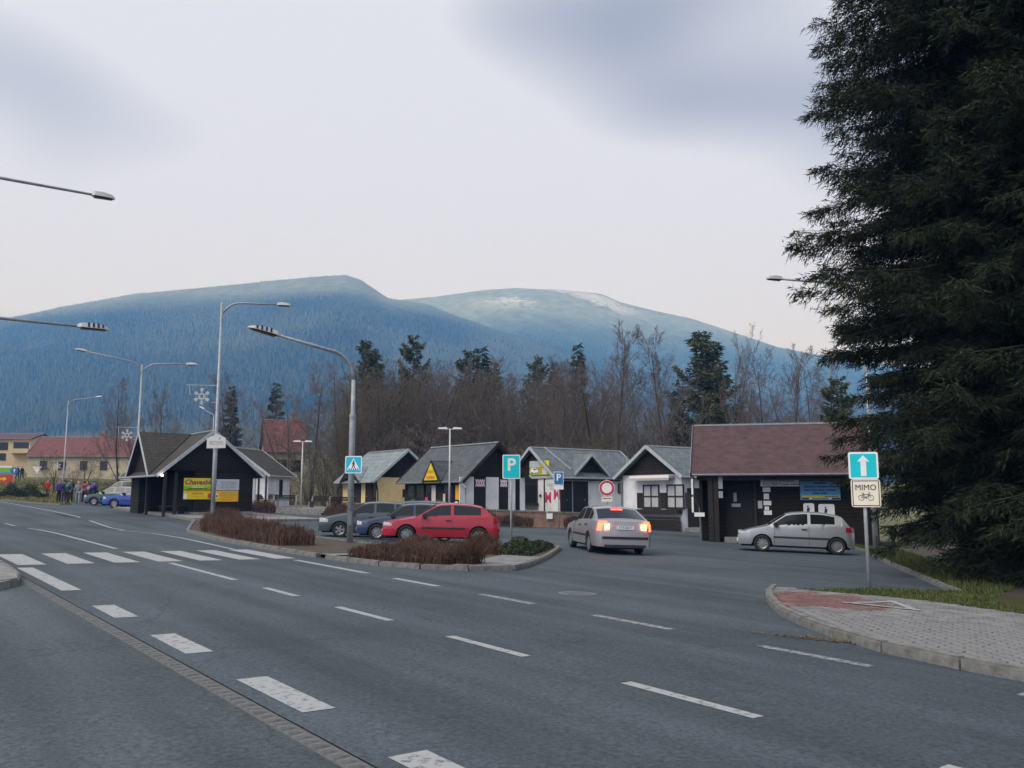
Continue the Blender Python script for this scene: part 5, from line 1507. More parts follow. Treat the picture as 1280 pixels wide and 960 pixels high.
    def wheel(s, ax, sg):
        r = s.sp['rw']; st = s.sp.get('rim', 'cover'); key = (r, st)
        if key not in Car.WH:
            n = 28; prof = [(.62 * r, -.09), (.9 * r, -.095), (.985 * r, -.075), (r, -.03), (r, .03), (.985 * r, .075), (.9 * r, .095), (.66 * r, .088), (.62 * r, .06)]
            V = []; F_ = []
            for i in range(n):
                a = 2 * math.pi * i / n
                for rr_, y in prof: V.append((rr_ * math.cos(a), y, rr_ * math.sin(a)))
            m = len(prof)
            for i in range(n):
                for k in range(m - 1): F_.append((i * m + k, i * m + k + 1, ((i + 1) % n) * m + k + 1, ((i + 1) % n) * m + k))
            ty = MB().add(V, F_).mesh('wheel', 'black', True)
            mb = MB(); R1 = .64 * r
            mb.tube([(0, -.02, 0), (0, .045, 0)], [R1, R1], 28)
            rim = mb.mesh('rim', 'plastic' if st == 'alloy' else 'rim_dark')
            mb = MB(); ns = 5 if st == 'alloy' else 9
            for k in range(ns):
                a = 2 * math.pi * k / ns
                d = Vector((math.cos(a), 0, math.sin(a))); mb.bar(d * .02 + Vector((0, .055, 0)), d * R1 * .97 + Vector((0, .058, 0)), .03, (.075 if st == 'alloy' else .05) * r / .3)
            mb.tube([(0, .045, 0), (0, .075, 0)], [.075, .05], 12)
            nrim = 28
            ring = [Vector((math.cos(2 * math.pi * k / nrim) * R1 * .96, .058, math.sin(2 * math.pi * k / nrim) * R1 * .96)) for k in range(nrim + 1)]
            mb.tube(ring, .02, 6, False)
            sp_ = mb.mesh('spokes', 'rim')
            Car.WH[key] = (ty, rim, sp_)
        ty, rim, sp_ = Car.WH[key]
        w = obj('wheel', ty, s.root, (ax, sg * (s.W / 2 - .115), r), (0, random.uniform(0, 1), 0 if sg > 0 else math.pi))
        obj('rim', rim, w); obj('spokes', sp_, w)

HATCH3 = dict(L=4.0, W=1.69, xf=1.19, xr=-1.275, rw=.295, sill=.23, top=[(0, .60), (.02, .68), (.10, .76), (.20, .85), (.27, .90), (.455, 1.325), (.50, 1.365), (.60, 1.39), (.74, 1.375), (.845, 1.31), (.93, 1.06), (.965, .92), (.985, .80), (1, .74)],
              belt=[(0, .6), (.1, .72), (.27, .84), (.6, .90), (.9, .955), (1, .9)], screen=(.28, .448), rear=(.858, .945), wins=[(.335, .575), (.60, .835)], seams=[.335, .59], handles=[.555], mould=(.33, .70),
              head=(.56, .68, .075, .36), tail=(.72, .92, .055, .52), reg='FMI 82-47')
HATCH5 = dict(L=4.0, W=1.66, xf=1.17, xr=-1.30, rw=.30, sill=.23, top=[(0, .62), (.02, .72), (.10, .82), (.25, .95), (.43, 1.37), (.49, 1.42), (.60, 1.45), (.78, 1.43), (.90, 1.33), (.965, 1.0), (.985, .88), (1, .74)],
              belt=[(0, .62), (.1, .76), (.27, .88), (.6, .94), (.9, 1.0), (1, .9)], screen=(.26, .425), rear=(.905, .955), wins=[(.315, .535), (.555, .73), (.75, .87)], seams=[.32, .545, .745], handles=[.51, .71], mould=(.33, .74),
              head=(.58, .74, .09, .40), tail=(.74, 1.0, .05, .52), rim='alloy', reg='4T9 3318')
FAVO = dict(HATCH5, L=3.85, W=1.62, top=[(0, .60), (.02, .68), (.1, .74), (.27, .88), (.43, 1.33), (.49, 1.38), (.6, 1.41), (.8, 1.39), (.87, 1.33), (.965, .92), (.985, .82), (1, .72)],
            belt=[(0, .6), (.1, .7), (.27, .84), (.6, .88), (.9, .92), (1, .9)], screen=(.285, .425), rear=(.88, .955), rim='cover', head=(.55, .70, .05, .40), reg='FMH 11-63')
SUPER = dict(L=3.83, W=1.66, xf=1.10, xr=-1.34, rw=.285, sill=.24, top=[(0, .55), (.015, .62), (.06, .72), (.15, .82), (.26, .93), (.42, 1.34), (.48, 1.39), (.58, 1.425), (.74, 1.41), (.87, 1.33), (.90, 1.29), (.965, .98), (.985, .86), (1, .76)],
             belt=[(0, .55), (.1, .74), (.26, .87), (.6, .93), (.9, .98), (1, .9)], screen=(.27, .415), rear=(.905, .955), wins=[(.315, .605), (.63, .835)], seams=[.32, .615], handles=[.575], mould=(.31, .80),
             head=(.60, .70, .085, .44), tail=(.76, .93, .075, .56), reg='5T2 9064', platez={1: .36, -1: .62}, bumper_strip=False)
SALOON = dict(L=4.51, W=1.73, xf=1.36, xr=-1.15, rw=.305, sill=.24, top=[(0, .62), (.02, .72), (.1, .80), (.2, .88), (.28, .94), (.42, 1.36), (.47, 1.41), (.56, 1.43), (.68, 1.41), (.74, 1.37), (.915, 1.05), (.965, 1.03), (.985, .98), (1, .74)],
              belt=[(0, .62), (.1, .76), (.27, .88), (.6, .93), (.9, 1.0), (1, .95)], screen=(.29, .41), rear=(.755, .905), rwid=.9, wins=[(.33, .52), (.54, .70), (.715, .80)], seams=[.335, .53, .705], handles=[.50, .68], mould=(.31, .72),
              head=(.60, .74, .07, .42), tail=(.70, .98, .03, .56), lit=True, reg='1T4 2017', platez={1: .4, -1: .80})
WAGON = dict(SALOON, L=4.3, W=1.68, xf=1.28, xr=-1.22, rw=.30, lit=None, top=[(0, .60), (.02, .7), (.1, .77), (.26, .92), (.42, 1.36), (.47, 1.41), (.6, 1.44), (.85, 1.43), (.9, 1.39), (.965, 1.0), (1, .7)], rear=(.905, .955), wins=[(.32, .52), (.54, .70), (.715, .87)])
VAN = dict(HATCH5, L=4.3, W=1.8, top=[(0, .7), (.02, .85), (.1, .98), (.2, 1.08), (.34, 1.72), (.4, 1.84), (.6, 1.9), (.9, 1.88), (.97, 1.8), (.985, 1.2), (1, .8)], belt=[(0, .7), (.1, .9), (.27, 1.02), (.9, 1.08), (1, 1.0)], screen=(.215, .335), rear=(.968, .984), wins=[(.27, .45), (.47, .68)])

M['p_red'] = mat_carpaint('paint_red', (.40, .010, .032)); M['p_navy'] = mat_carpaint('paint_navy', (.02, .04, .10)); M['p_grey'] = mat_carpaint('paint_grey_green', (.055, .08, .09), .3, .3)
M['p_silver'] = mat_carpaint('paint_silver', (.36, .385, .415), .55, .34); M['p_silver2'] = mat_carpaint('paint_silver_mauve', (.37, .36, .39), .5, .36); M['p_blue'] = mat_carpaint('paint_blue', (.02, .07, .36)); M['p_teal'] = mat_carpaint('paint_teal', (.03, .08, .10)); M['p_green'] = mat_carpaint('paint_green', (.03, .20, .10))
def cz(x, y): return (x, y, gzf(x, y))
GP = 'cars parked on the square'
Car('parked_car', cz(-2.52, 30.7), R(187), HATCH3, 'p_red', 'red three door hatchback parked behind the brown hedge', GP)
Car('parked_car', cz(-3.9, 33.0), R(187), FAVO, 'p_navy', 'dark blue hatchback parked between the red and grey cars', GP)
Car('parked_car', cz(-5.75, 35.4), R(188), HATCH5, 'p_grey', 'grey green five door hatchback behind the dark blue one', GP)
Car('parked_car', cz(-4.5, 38.2), R(187), WAGON, 'p_teal', 'dark car with only its roof showing behind the grey green hatchback', GP)
Car('parked_car', cz(9.92, 30.9), R(166), SUPER, 'p_silver', 'silver three door hatchback parked before the dark timber store', GP)
Car('saloon_car', cz(2.98, 28.1), R(98.8), SALOON, 'p_silver2', 'silver saloon driving away with its brake lights lit')
Car('parked_car', cz(-25.2, 58.8), R(180), WAGON, 'p_blue', 'bright blue estate car parked beside the bus shelter', GP)
Car('parked_car', cz(-28.8, 63.5), R(178), WAGON, 'p_teal', 'dark teal car parked behind the bright blue estate', GP)
Car('parked_car', cz(-31.3, 70.5), R(185), VAN, 'p_green', 'green van standing behind the blue cars at the bus stop', GP)

# ================================================================== people
def skin_mesh(name, verts, edges, radii, m, parent, root=0, sub=1):
    me = bpy.data.meshes.new(name); me.from_pydata(verts, edges, [])
    o = obj(name, me, parent)
    sk = o.modifiers.new('skin', 'SKIN'); 
    if not me.skin_vertices: 
        bm = bmesh.new(); bm.from_mesh(me); bm.verts.layers.skin.verify(); bm.to_mesh(me); bm.free()
    for i, v in enumerate(me.skin_vertices[0].data):
        r = radii[i]; v.radius = (r, r) if not isinstance(r, tuple) else r
        v.use_root = (i == root)
    sk.use_smooth_shade = True
    sb = o.modifiers.new('sub', 'SUBSURF'); sb.levels = sub; sb.render_levels = sub
    dg = bpy.context.evaluated_depsgraph_get()
    nm = bpy.data.meshes.new_from_object(o.evaluated_get(dg)); o.modifiers.clear(); o.data = nm; nm.name = name
    nm.materials.clear(); nm.materials.append(M[m] if isinstance(m, str) else m); nm.shade_smooth()
    return o

PPL = {}
def person_meshes(pose):
    """one body, jacket, trousers, hair; shared by people of the same pose"""
    if pose in PPL: return PPL[pose]
    stride = {'stand': .0, 'walk': .16, 'lean': .05}[pose]; el = {'stand': (.27, 1.08, .02), 'walk': (.25, 1.1, .12), 'lean': (.27, 1.12, .06)}[pose]
    hand = {'stand': (.24, .84, .10), 'walk': (.22, .92, .26), 'lean': (.08, 1.12, .26)}[pose]
    # x right, y back (+) / front (-), z up; faces -y
    J = dict(pel=(0, 0, .95), wai=(0, .0, 1.08), che=(0, .01, 1.32), nec=(0, .0, 1.5), hd0=(0, -.015, 1.58), hd1=(0, -.02, 1.66), hd2=(0, -.0, 1.735))
    for s_, k in ((1, 'R'), (-1, 'L')):
        st = stride * s_
        J['hip' + k] = (.09 * s_, 0, .90); J['kne' + k] = (.10 * s_, -.02 - st * .6, .50); J['ank' + k] = (.10 * s_, .02 - st, .09); J['toe' + k] = (.11 * s_, -.13 - st, .04)
        J['sho' + k] = (.175 * s_, .01, 1.42); J['elb' + k] = (el[0] * s_, el[2] * (-1 if pose != 'walk' else -s_) * .5, el[1]); J['han' + k] = (hand[0] * s_, -hand[2] * (1 if pose != 'walk' else s_), hand[1]); J['fin' + k] = (hand[0] * s_ * .98, -hand[2] * (1 if pose != 'walk' else s_) - .03, hand[1] - .10)
    def mk(name, chain, rad, m, root=0, sub=1):
        ids = []; 
        for a, b in chain:
            for q in (a, b):
                if q not in ids: ids.append(q)
        o = skin_mesh(name, [J[i] for i in ids], [(ids.index(a), ids.index(b)) for a, b in chain], [rad[i.rstrip('RL')] if i.rstrip('RL') in rad else rad[i] for i in ids], m, None, root, sub)
        me = o.data; bpy.data.objects.remove(o); return me
    sp = [('pel', 'wai'), ('wai', 'che'), ('che', 'nec')]
    arm = lambda k: [('che', 'sho' + k), ('sho' + k, 'elb' + k), ('elb' + k, 'han' + k)]
    leg = lambda k: [('pel', 'hip' + k), ('hip' + k, 'kne' + k), ('kne' + k, 'ank' + k)]
    rb = dict(pel=.13, wai=.125, che=(.15, .11), nec=.055, hd0=.075, hd1=.092, hd2=.06, sho=.06, elb=.042, han=.036, fin=.03, hip=.085, kne=.058, ank=.042, toe=.035)
    body = mk('body', sp + [('nec', 'hd0'), ('hd0', 'hd1'), ('hd1', 'hd2')] + arm('R') + arm('L') + [('hanR', 'finR'), ('hanL', 'finL')] + leg('R') + leg('L') + [('ankR', 'toeR'), ('ankL', 'toeL')], rb, 'skin')
    rj = dict(pel=.165, wai=.16, che=(.19, .14), nec=.085, sho=.085, elb=.065, han=.052)
    J['che'] = (0, .01, 1.32); jacket = mk('jacket', sp + arm('R') + arm('L'), rj, None)
    rt = dict(pel=.15, hip=.105, kne=.08, ank=.062); trousers = mk('trousers', leg('R') + leg('L'), rt, None)
    shoes = []
    for k in 'RL':
        J['hel' + k] = (J['ank' + k][0], J['ank' + k][1] + .05, .05); shoes.append(mk('shoe', [('hel' + k, 'ank' + k), ('ank' + k, 'toe' + k)], dict(hel=.045, ank=.05, toe=.042), 'black'))
    J['ha'] = (0, .03, 1.60); J['hb'] = (0, .02, 1.70); J['hc'] = (0, -.02, 1.755); hair = mk('hair', [('ha', 'hb'), ('hb', 'hc')], dict(ha=.085, hb=.105, hc=.065), None)
    J['p0'] = (0, .20, 1.12); J['p1'] = (0, .22, 1.3); J['p2'] = (0, .18, 1.46); pack = mk('backpack', [('p0', 'p1'), ('p1', 'p2')], dict(p0=(.15, .11), p1=(.16, .12), p2=(.12, .08)), None)
    PPL[pose] = (body, jacket, trousers, shoes, hair, pack); return PPL[pose]
CL = {}
def cloth(c):
    if c not in CL: CL[c] = mat('cloth_%d' % len(CL), c, .9, var=.25, scale=9)
    return CL[c]
def person(x, y, rz, pose, H, jc, tc, hc, label, pc=None, group='hikers gathered at the bus stop', z=None):
    body, jacket, trousers, shoes, hair, pack = person_meshes(pose)
    t = empty('person', (x, y, (gzf(x, y) if z is None else z) + .005), rz, label, 'person', group); k = H / 1.78; t.scale = (k, k, k)
    def put(name, me, m):
        o = obj(name, me, t)
        o.material_slots[0].link = 'OBJECT' if o.material_slots else 'DATA'
        o.material_slots[0].material = m; return o
    obj('body', body, t); 
    for nm, me, c in (('jacket', jacket, jc), ('trousers', trousers, tc), ('hair', hair, hc)):
        m2 = me
        if not me.materials: me.materials.append(None)
        o = obj(nm if not (nm == 'hair' and hc == jc) else 'hood', me, t); o.material_slots[0].link = 'OBJECT'; o.material_slots[0].material = cloth(c)
    for sh in shoes: obj('shoe', sh, t)
    if pc:
        if not pack.materials: pack.materials.append(None)
        o = obj('backpack', pack, t); o.material_slots[0].link = 'OBJECT'; o.material_slots[0].material = cloth(pc)
    mb = MB()
    return t
NAVY, PURP, TEAL, GREY, REDC, BLK, BLU = (.02, .03, .06), (.09, .06, .28), (.05, .16, .18), (.22, .24, .26), (.5, .02, .02), (.02, .02, .025), (.04, .10, .35)
HB = (.03, .02, .015)
def pg(u, Y): return ((u - 640) / FPX * Y, Y)
for u, Y, rz, pose, H, jc, tc, hc, pc, lb in (
    (78, 67.5, R(60), 'stand', 1.75, PURP, BLK, PURP, None, 'person in a purple hooded jacket at the end of the group by the lamp'),
    (84.5, 68.5, R(200), 'lean', 1.78, NAVY, NAVY, HB, BLK, 'person in a navy jacket with black backpack next to the purple jacket'),
    (90, 66, R(185), 'walk', 1.80, (.05, .10, .10), BLK, TEAL, TEAL, 'person in a dark jacket with teal backpack and teal cap'),
    (92.5, 69.5, R(20), 'stand', 1.86, BLK, BLK, HB, None, 'tall person in black standing behind the teal backpack'),
    (102, 65.5, R(30), 'walk', 1.72, GREY, (.22, .27, .36), (.35, .32, .28), None, 'person in a pale grey jacket and light jeans'),
    (109.5, 68.5, R(210), 'stand', 1.74, REDC, BLK, HB, BLK, 'person in a red jacket with black backpack within the group'),
    (113, 67, R(-30), 'lean', 1.78, (.10, .03, .04), BLK, HB, None, 'person in a dark maroon jacket beside the red jacket'),
    (115.5, 65.5, R(190), 'stand', 1.60, BLU, BLK, HB, (.45, .25, .03), 'shorter person in blue with a yellow backpack'),
    (121.5, 65.5, R(170), 'stand', 1.80, (.05, .04, .18), BLK, PURP, PURP, 'person in dark violet jacket beside the parked teal car')):
    x, y = pg(u, Y); person(x, y, rz, pose, H, jc, tc, hc, lb, pc)
x, y = pg(64, 86); person(x, y, R(25), 'walk', 1.78, REDC, (.10, .06, .04), REDC, 'person in a red hooded jacket walking alone on the grass', (.5, .5, .48), None)
for u, lb in ((25, 'dark clad person on the far path next to the blue sign'), (30.5, 'dark clad person walking behind the far blue sign, second of a pair')):
    x, y = pg(u, 118); person(x, y, R(80), 'walk', 1.75, BLK, BLK, BLK, lb, None, 'walkers on the far path')

# ================================================================== houses beyond the square
def far_house(name, c, rz, L, W, he, hr, label, wall, roof, wins=(), chim=None, trim='wood_trim', zoff=0):
    h = House(name, (c[0], c[1], gl(*c) + zoff), rz, L, W, he, hr, label, 'house', wall, roof, .3, .35, gable=wall, trim=trim, plinth=1.5)
    for w in wins: h.window(*w, frame='wood_trim' if wall != 'far_white' else 'white_trim', fw=.09, nx=2)
    if chim:
        sl = h.slopes[0]
        MB().bx(chim - .3, chim + .3, -.3, .3, hr - .4, hr + .9).build('chimney', 'brick', sl)
    return h
c = at(20, 600, 135)
h = far_house('village_house', (at(-60, 600, 138).x, 138), R(6), 13.5, 9, 4.5, 5.6, 'cream two storey house with purple brown roof at the end of the road', 'far_cream', 'roof_purple',
          [('y0', 8.6, 9.9, 2.8, 3.9), ('y0', 8.8, 9.7, 1.2, 2.2), ('y0', 4, 5.3, 2.8, 3.9), ('y0', 4, 5.3, .8, 2)], None, zoff=.1)
MB().bx(10.6, 13.4, h.y0 - 1.2, h.y0, 2.2, 2.9).build('balcony', 'far_cream', h.root); h.panel('y0', 10.7, 13.0, 2.9, 3.95, 'glass', 'balcony_door')
MB().bx(-1, 10.5, h.y0 - 5.2, h.y0 - 5.0, -.6, 1.3).build('garden_fence', 'wood_trim', h.root)
p0 = at(44, 600, 128)
far_house('village_house', (p0.x, 129), R(4), 15.0, 9.5, 2.9, 6.0, 'long pale house with a red tiled roof behind the bare roadside tree', 'far_pale', 'roof_tile',
          [('y0', 2.0, 3.0, 1.0, 2.2), ('y0', 4.6, 5.6, 1.0, 2.2), ('y0', 7.6, 8.6, 1.0, 2.2), ('y0', 10.4, 11.4, 1.0, 2.2)], 9.0, zoff=-.3)
p0 = at(316, 600, 98)
h = far_house('village_house', (p0.x, 101), R(20), 4.9, 7.6, 5.4, 9.3, 'tall grey green house with a steep red roof among the bare trees', 'far_pale', 'roof_tile', [('y0', 1.5, 2.6, 3.2, 4.5), ('y0', 3.0, 4.1, 3.2, 4.5), ('y0', 1.5, 2.6, 1, 2.2)], 3.6)
p0 = at(735, 600, 112)
far_house('village_house', (p0.x, 116), R(60), 8, 7.5, 4.2, 7.2, 'cream gabled house with a brown roof half hidden behind bare trees', 'far_white', 'roof_tile', [('x0', -1, .2, 1.5, 2.8), ('x0', -.6, .6, 4.3, 5.3)], None)
p0 = at(790, 600, 110)
far_house('village_house', (p0.x, 122), R(3), 12, 8, 4.4, 6.3, 'long whitish building showing through the trees behind the shuttered shop', 'far_white', 'roof_dark', [('y0', 1.5, 3, 1.6, 3), ('y0', 5, 6.5, 1.6, 3), ('y0', 8.5, 10, 1.6, 3)], None)
p0 = at(930, 590, 130)
far_house('village_house', (p0.x, 130), R(-5), 13, 8, 4.6, 6.8, 'pale building with a grey roof beyond the red roofed store', 'far_white', 'roof_grey', [('y0', 2, 3.5, 2, 3.4), ('y0', 6, 7.5, 2, 3.4), ('y0', 9.5, 11, 2, 3.4)], None)

# ================================================================== vegetation
def perp(d):
    r = Vector((0, 0, 1)) if abs(d.z) < .9 else Vector((1, 0, 0))
    a = d.cross(r).normalized(); return a, d.cross(a)

class TreeGen:
    """bare deciduous tree: real branches down to the twigs"""
    def __init__(s, seed, H, spread, up, trunks=1, dens=1., limbs0=.22):
        s.r = random.Random(seed); s.V = []; s.F = []; s.tV = []; s.tF = []; s.T = []
        s.dens = dens; s.up = up; s.spread = spread
        for k in range(trunks):
            d = Vector((s.r.uniform(-.12, .12) * (trunks > 1) * 2.2, s.r.uniform(-.12, .12) * (trunks > 1) * 2.2, 1)).normalized()
            st = Vector((s.r.uniform(-.25, .25), s.r.uniform(-.25, .25), -.2)) * (trunks > 1) + Vector((0, 0, -.2))
            s.branch(st, d, H * s.r.uniform(.85, 1.0), H * .013 / (trunks ** .4), 0, limbs0)
    def seg(s, pts, rad, n, trunk, tint):
        V, F = (s.tV, s.tF) if trunk else (s.V, s.F)
        for i, p in enumerate(pts):
            d = (pts[min(i + 1, len(pts) - 1)] - pts[max(i - 1, 0)]).normalized(); a, b = perp(d)
            if i == 0: base = len(V)
            for k in range(n):
                t = 2 * math.pi * k / n; V.append(p + (a * math.cos(t) + b * math.sin(t)) * rad[i])
                if not trunk: s.T.append(tint)
        for i in range(len(pts) - 1):
            for k in range(n):
                k2 = (k + 1) % n; F.append((base + i * n + k, base + i * n + k2, base + (i + 1) * n + k2, base + (i + 1) * n + k))
    def branch(s, p, d, L, r, lv, start):
        rn = s.r; nseg = (9, 6, 4, 3, 2)[lv]; pts = [p.copy()]; rad = [r]; dirs = [d.copy()]
        wob = (.05, .14, .2, .25, .25)[lv]
        for i in range(nseg):
            d = (d + Vector((rn.gauss(0, wob), rn.gauss(0, wob), rn.gauss(0, wob) + (.0, .10, .08, .05, .03)[lv] * s.up))).normalized()
            p = p + d * (L / nseg); pts.append(p.copy()); rad.append(max(r * (1 - .85 * (i + 1) / nseg), .008)); dirs.append(d.copy())
        s.seg(pts, rad, (7, 5, 4, 3, 3)[lv], lv == 0, rn.random())
        if lv == 4: return
        n = int((15, 9, 7, 5)[lv] * s.dens * rn.uniform(.8, 1.2)); 
        for k in range(n):
            t = start + (1 - start) * ((k + rn.random()) / n); t = min(t, .98); f = t * nseg; i = int(f); q = pts[i].lerp(pts[min(i + 1, nseg)], f - i)
            a, b = perp(dirs[i]); az = k * 2.4 + rn.uniform(-.5, .5); out = a * math.cos(az) + b * math.sin(az)
            ang = (R(52) if lv == 0 else R(42)) * rn.uniform(.65, 1.25) * s.spread
            nd = (dirs[i] * math.cos(ang) + out * math.sin(ang)).normalized()
            ll = L * ((.46, .48, .5, .55)[lv]) * (1.12 - .75 * t if lv == 0 else 1.1 - .5 * t) * rn.uniform(.7, 1.2)
            s.branch(q, nd, ll, max(rad[i] * (.42, .55, .6, .7)[lv], .010), lv + 1, .18)
    def meshes(s, m):
        cr = npmesh('crown', np.array([tuple(v) for v in s.V]), np.array(s.F), m, np.array(s.T))
        tr = npmesh('trunk', np.array([tuple(v) for v in s.tV]), np.array(s.tF), 'bark', smooth=True)
        return tr, cr
M['twig'] = mat_attr('twigs', (.082, .071, .066), (.20, .168, .152), .9)
M['twig_olive'] = mat_attr('twigs_olive', (.082, .074, .052), (.19, .165, .115), .9)
M['twig_red'] = mat_attr('hedge_twigs', (.045, .029, .024), (.17, .105, .08), .9)
M['twig_brown'] = mat_attr('hedge_twigs_brown', (.045, .03, .02), (.15, .09, .055), .9)
M['birch'] = mat('birch_bark', (.42, .40, .38), .9, var=.4, scale=6)
BARE = []
for sd_, H, sp, up, tr, de, l0, mm in ((1, 15, .85, 1.0, 1, 1.0, .22, 'twig'), (2, 15, .62, 1.3, 1, 1.0, .16, 'twig'), (3, 14, .95, .8, 2, .82, .2, 'twig'), (4, 13, .8, 1.0, 3, .72, .15, 'twig_olive'), (5, 15, .5, 1.5, 2, .8, .25, 'twig'), (6, 9, 1.0, .9, 4, .66, .08, 'twig_olive'), (7, 7, .9, 1.1, 5, .60, .05, 'twig')):
    BARE.append((H, TreeGen(sd_, H, sp, up, tr, de, l0).meshes(mm)))
def tree_obj(kind, x, y, H, label, name, cat='tree', group=None, z=None, sink=.1, rz=None, table=None, sxy=1.0):
    h0, (tr, cr) = table[kind]
    t = empty(name, (x, y, (gzf(x, y) if z is None else z) - sink), random.uniform(0, 6.28) if rz is None else rz, label, cat, group)
    k = H / h0; t.scale = (k * sxy, k * sxy, k)
    obj('trunk', tr, t); obj('crown', cr, t); return t
def bare(u, vtop, Y, kind, label, name='bare_tree', group='bare trees behind the kiosks', sxy=1.0):
    p = at(u, vtop, Y); H = p.z - gl(p.x, Y)
    return tree_obj(kind, p.x, Y, H * .94, label, name, 'tree', group, table=BARE, sxy=sxy)
LT = 'leafless tree in the grey brown row behind the kiosks'
for u, v, Y, k, lb, sx in (
    (157, 470, 72, 0, 'leafless spreading tree rising behind the left end of the bus shelter', .8), (212, 492, 84, 1, 'slender leafless tree just behind the double armed lamp', 1),
    (72, 560, 98, 3, 'low leafless tree before the long red roofed house', 1.6), (108, 552, 112, 5, 'leafless bush tree in front of the long red roof', 1.3),
    (283, 470, 92, 1, 'leafless tree standing left of the steep red roof', 1), (322, 478, 110, 2, 'leafless tree right behind the steep red roof', 1),
    (392, 452, 72, 0, 'broad leafless tree between the terrace lamp and the crossing sign lamp', .9), (368, 470, 84, 2, 'leafless tree in front of the steep red roofed house', .9),
    (420, 470, 88, 4, None, 1), (446, 460, 80, 3, None, 1.2), (478, 455, 90, 2, None, 1.1), (508, 440, 82, 3, None, 1.1), (535, 450, 76, 4, None, 1.1), (560, 448, 92, 0, None, 1),
    (585, 452, 80, 2, None, 1.1), (612, 458, 74, 3, None, 1.2), (640, 464, 86, 0, None, 1.1), (668, 452, 78, 2, None, 1.0), (690, 458, 92, 4, None, 1.1),
    (712, 447, 72, 0, 'leafless tree with a tall straight stem before the cream gabled house', .8), (766, 412, 76, 1, 'tall upright leafless tree above the white shop roof', .9), (745, 470, 88, 2, None, 1),
    (827, 416, 74, 1, 'tall leafless tree above the gable of the shuttered shop', .95), (800, 455, 90, 3, None, 1), (858, 450, 84, 2, None, 1), (903, 402, 80, 4, 'very tall thin leafless tree beside the bushy pine', .55),
    (925, 455, 92, 0, None, 1), (962, 432, 72, 0, 'leafless tree with forked stem above the red brown roof', .8), (985, 440, 78, 1, None, .9), (1010, 418, 70, 2, 'leafless tree leaning out beside the big spruce', .8), (1040, 440, 84, 0, None, 1),
    (340, 520, 100, 3, None, 1.2), (250, 520, 96, 2, None, 1.2), (182, 510, 105, 4, None, 1.2), (20, 540, 150, 0, 'leafless tree behind the cream two storey house', 1.3)):
    bare(u, v, Y, k, lb or LT, sxy=sx)
for i in range(50):
    bare(428 + i * 6.6 + random.uniform(-6, 6), random.uniform(438, 484), random.uniform(76, 104), random.choice([0, 2, 3, 3, 4]), LT, sxy=random.uniform(1.0, 1.3))
# undergrowth and young trees filling the bank
for i in range(46):
    u = 395 + i * 14.5 + random.uniform(-8, 8); Y = random.uniform(67, 88)
    p = at(u, 560 - random.uniform(0, 40), Y); H = p.z - gl(p.x, Y)
    tree_obj(random.choice([5, 6, 6, 3]), p.x, Y, max(2.5, H), 'leafless brown shrub in the thicket below the trees', 'bare_shrub', 'shrub', 'shrubs in the thicket behind the kiosks', table=BARE, sxy=1.35)
for u, Y, H in ((362, 70, 3.2), (385, 72, 2.6), (405, 76, 4), (345, 78, 5), (300, 84, 5), (235, 84, 4.5), (140, 92, 3), (120, 95, 2.6), (90, 102, 2.6)):
    p = at(u, 600, Y); tree_obj(random.choice([5, 6]), p.x, Y, H, 'leafless brown shrub on the grassy bank', 'bare_shrub', 'shrub', 'shrubs on the bank', table=BARE, sxy=1.4)

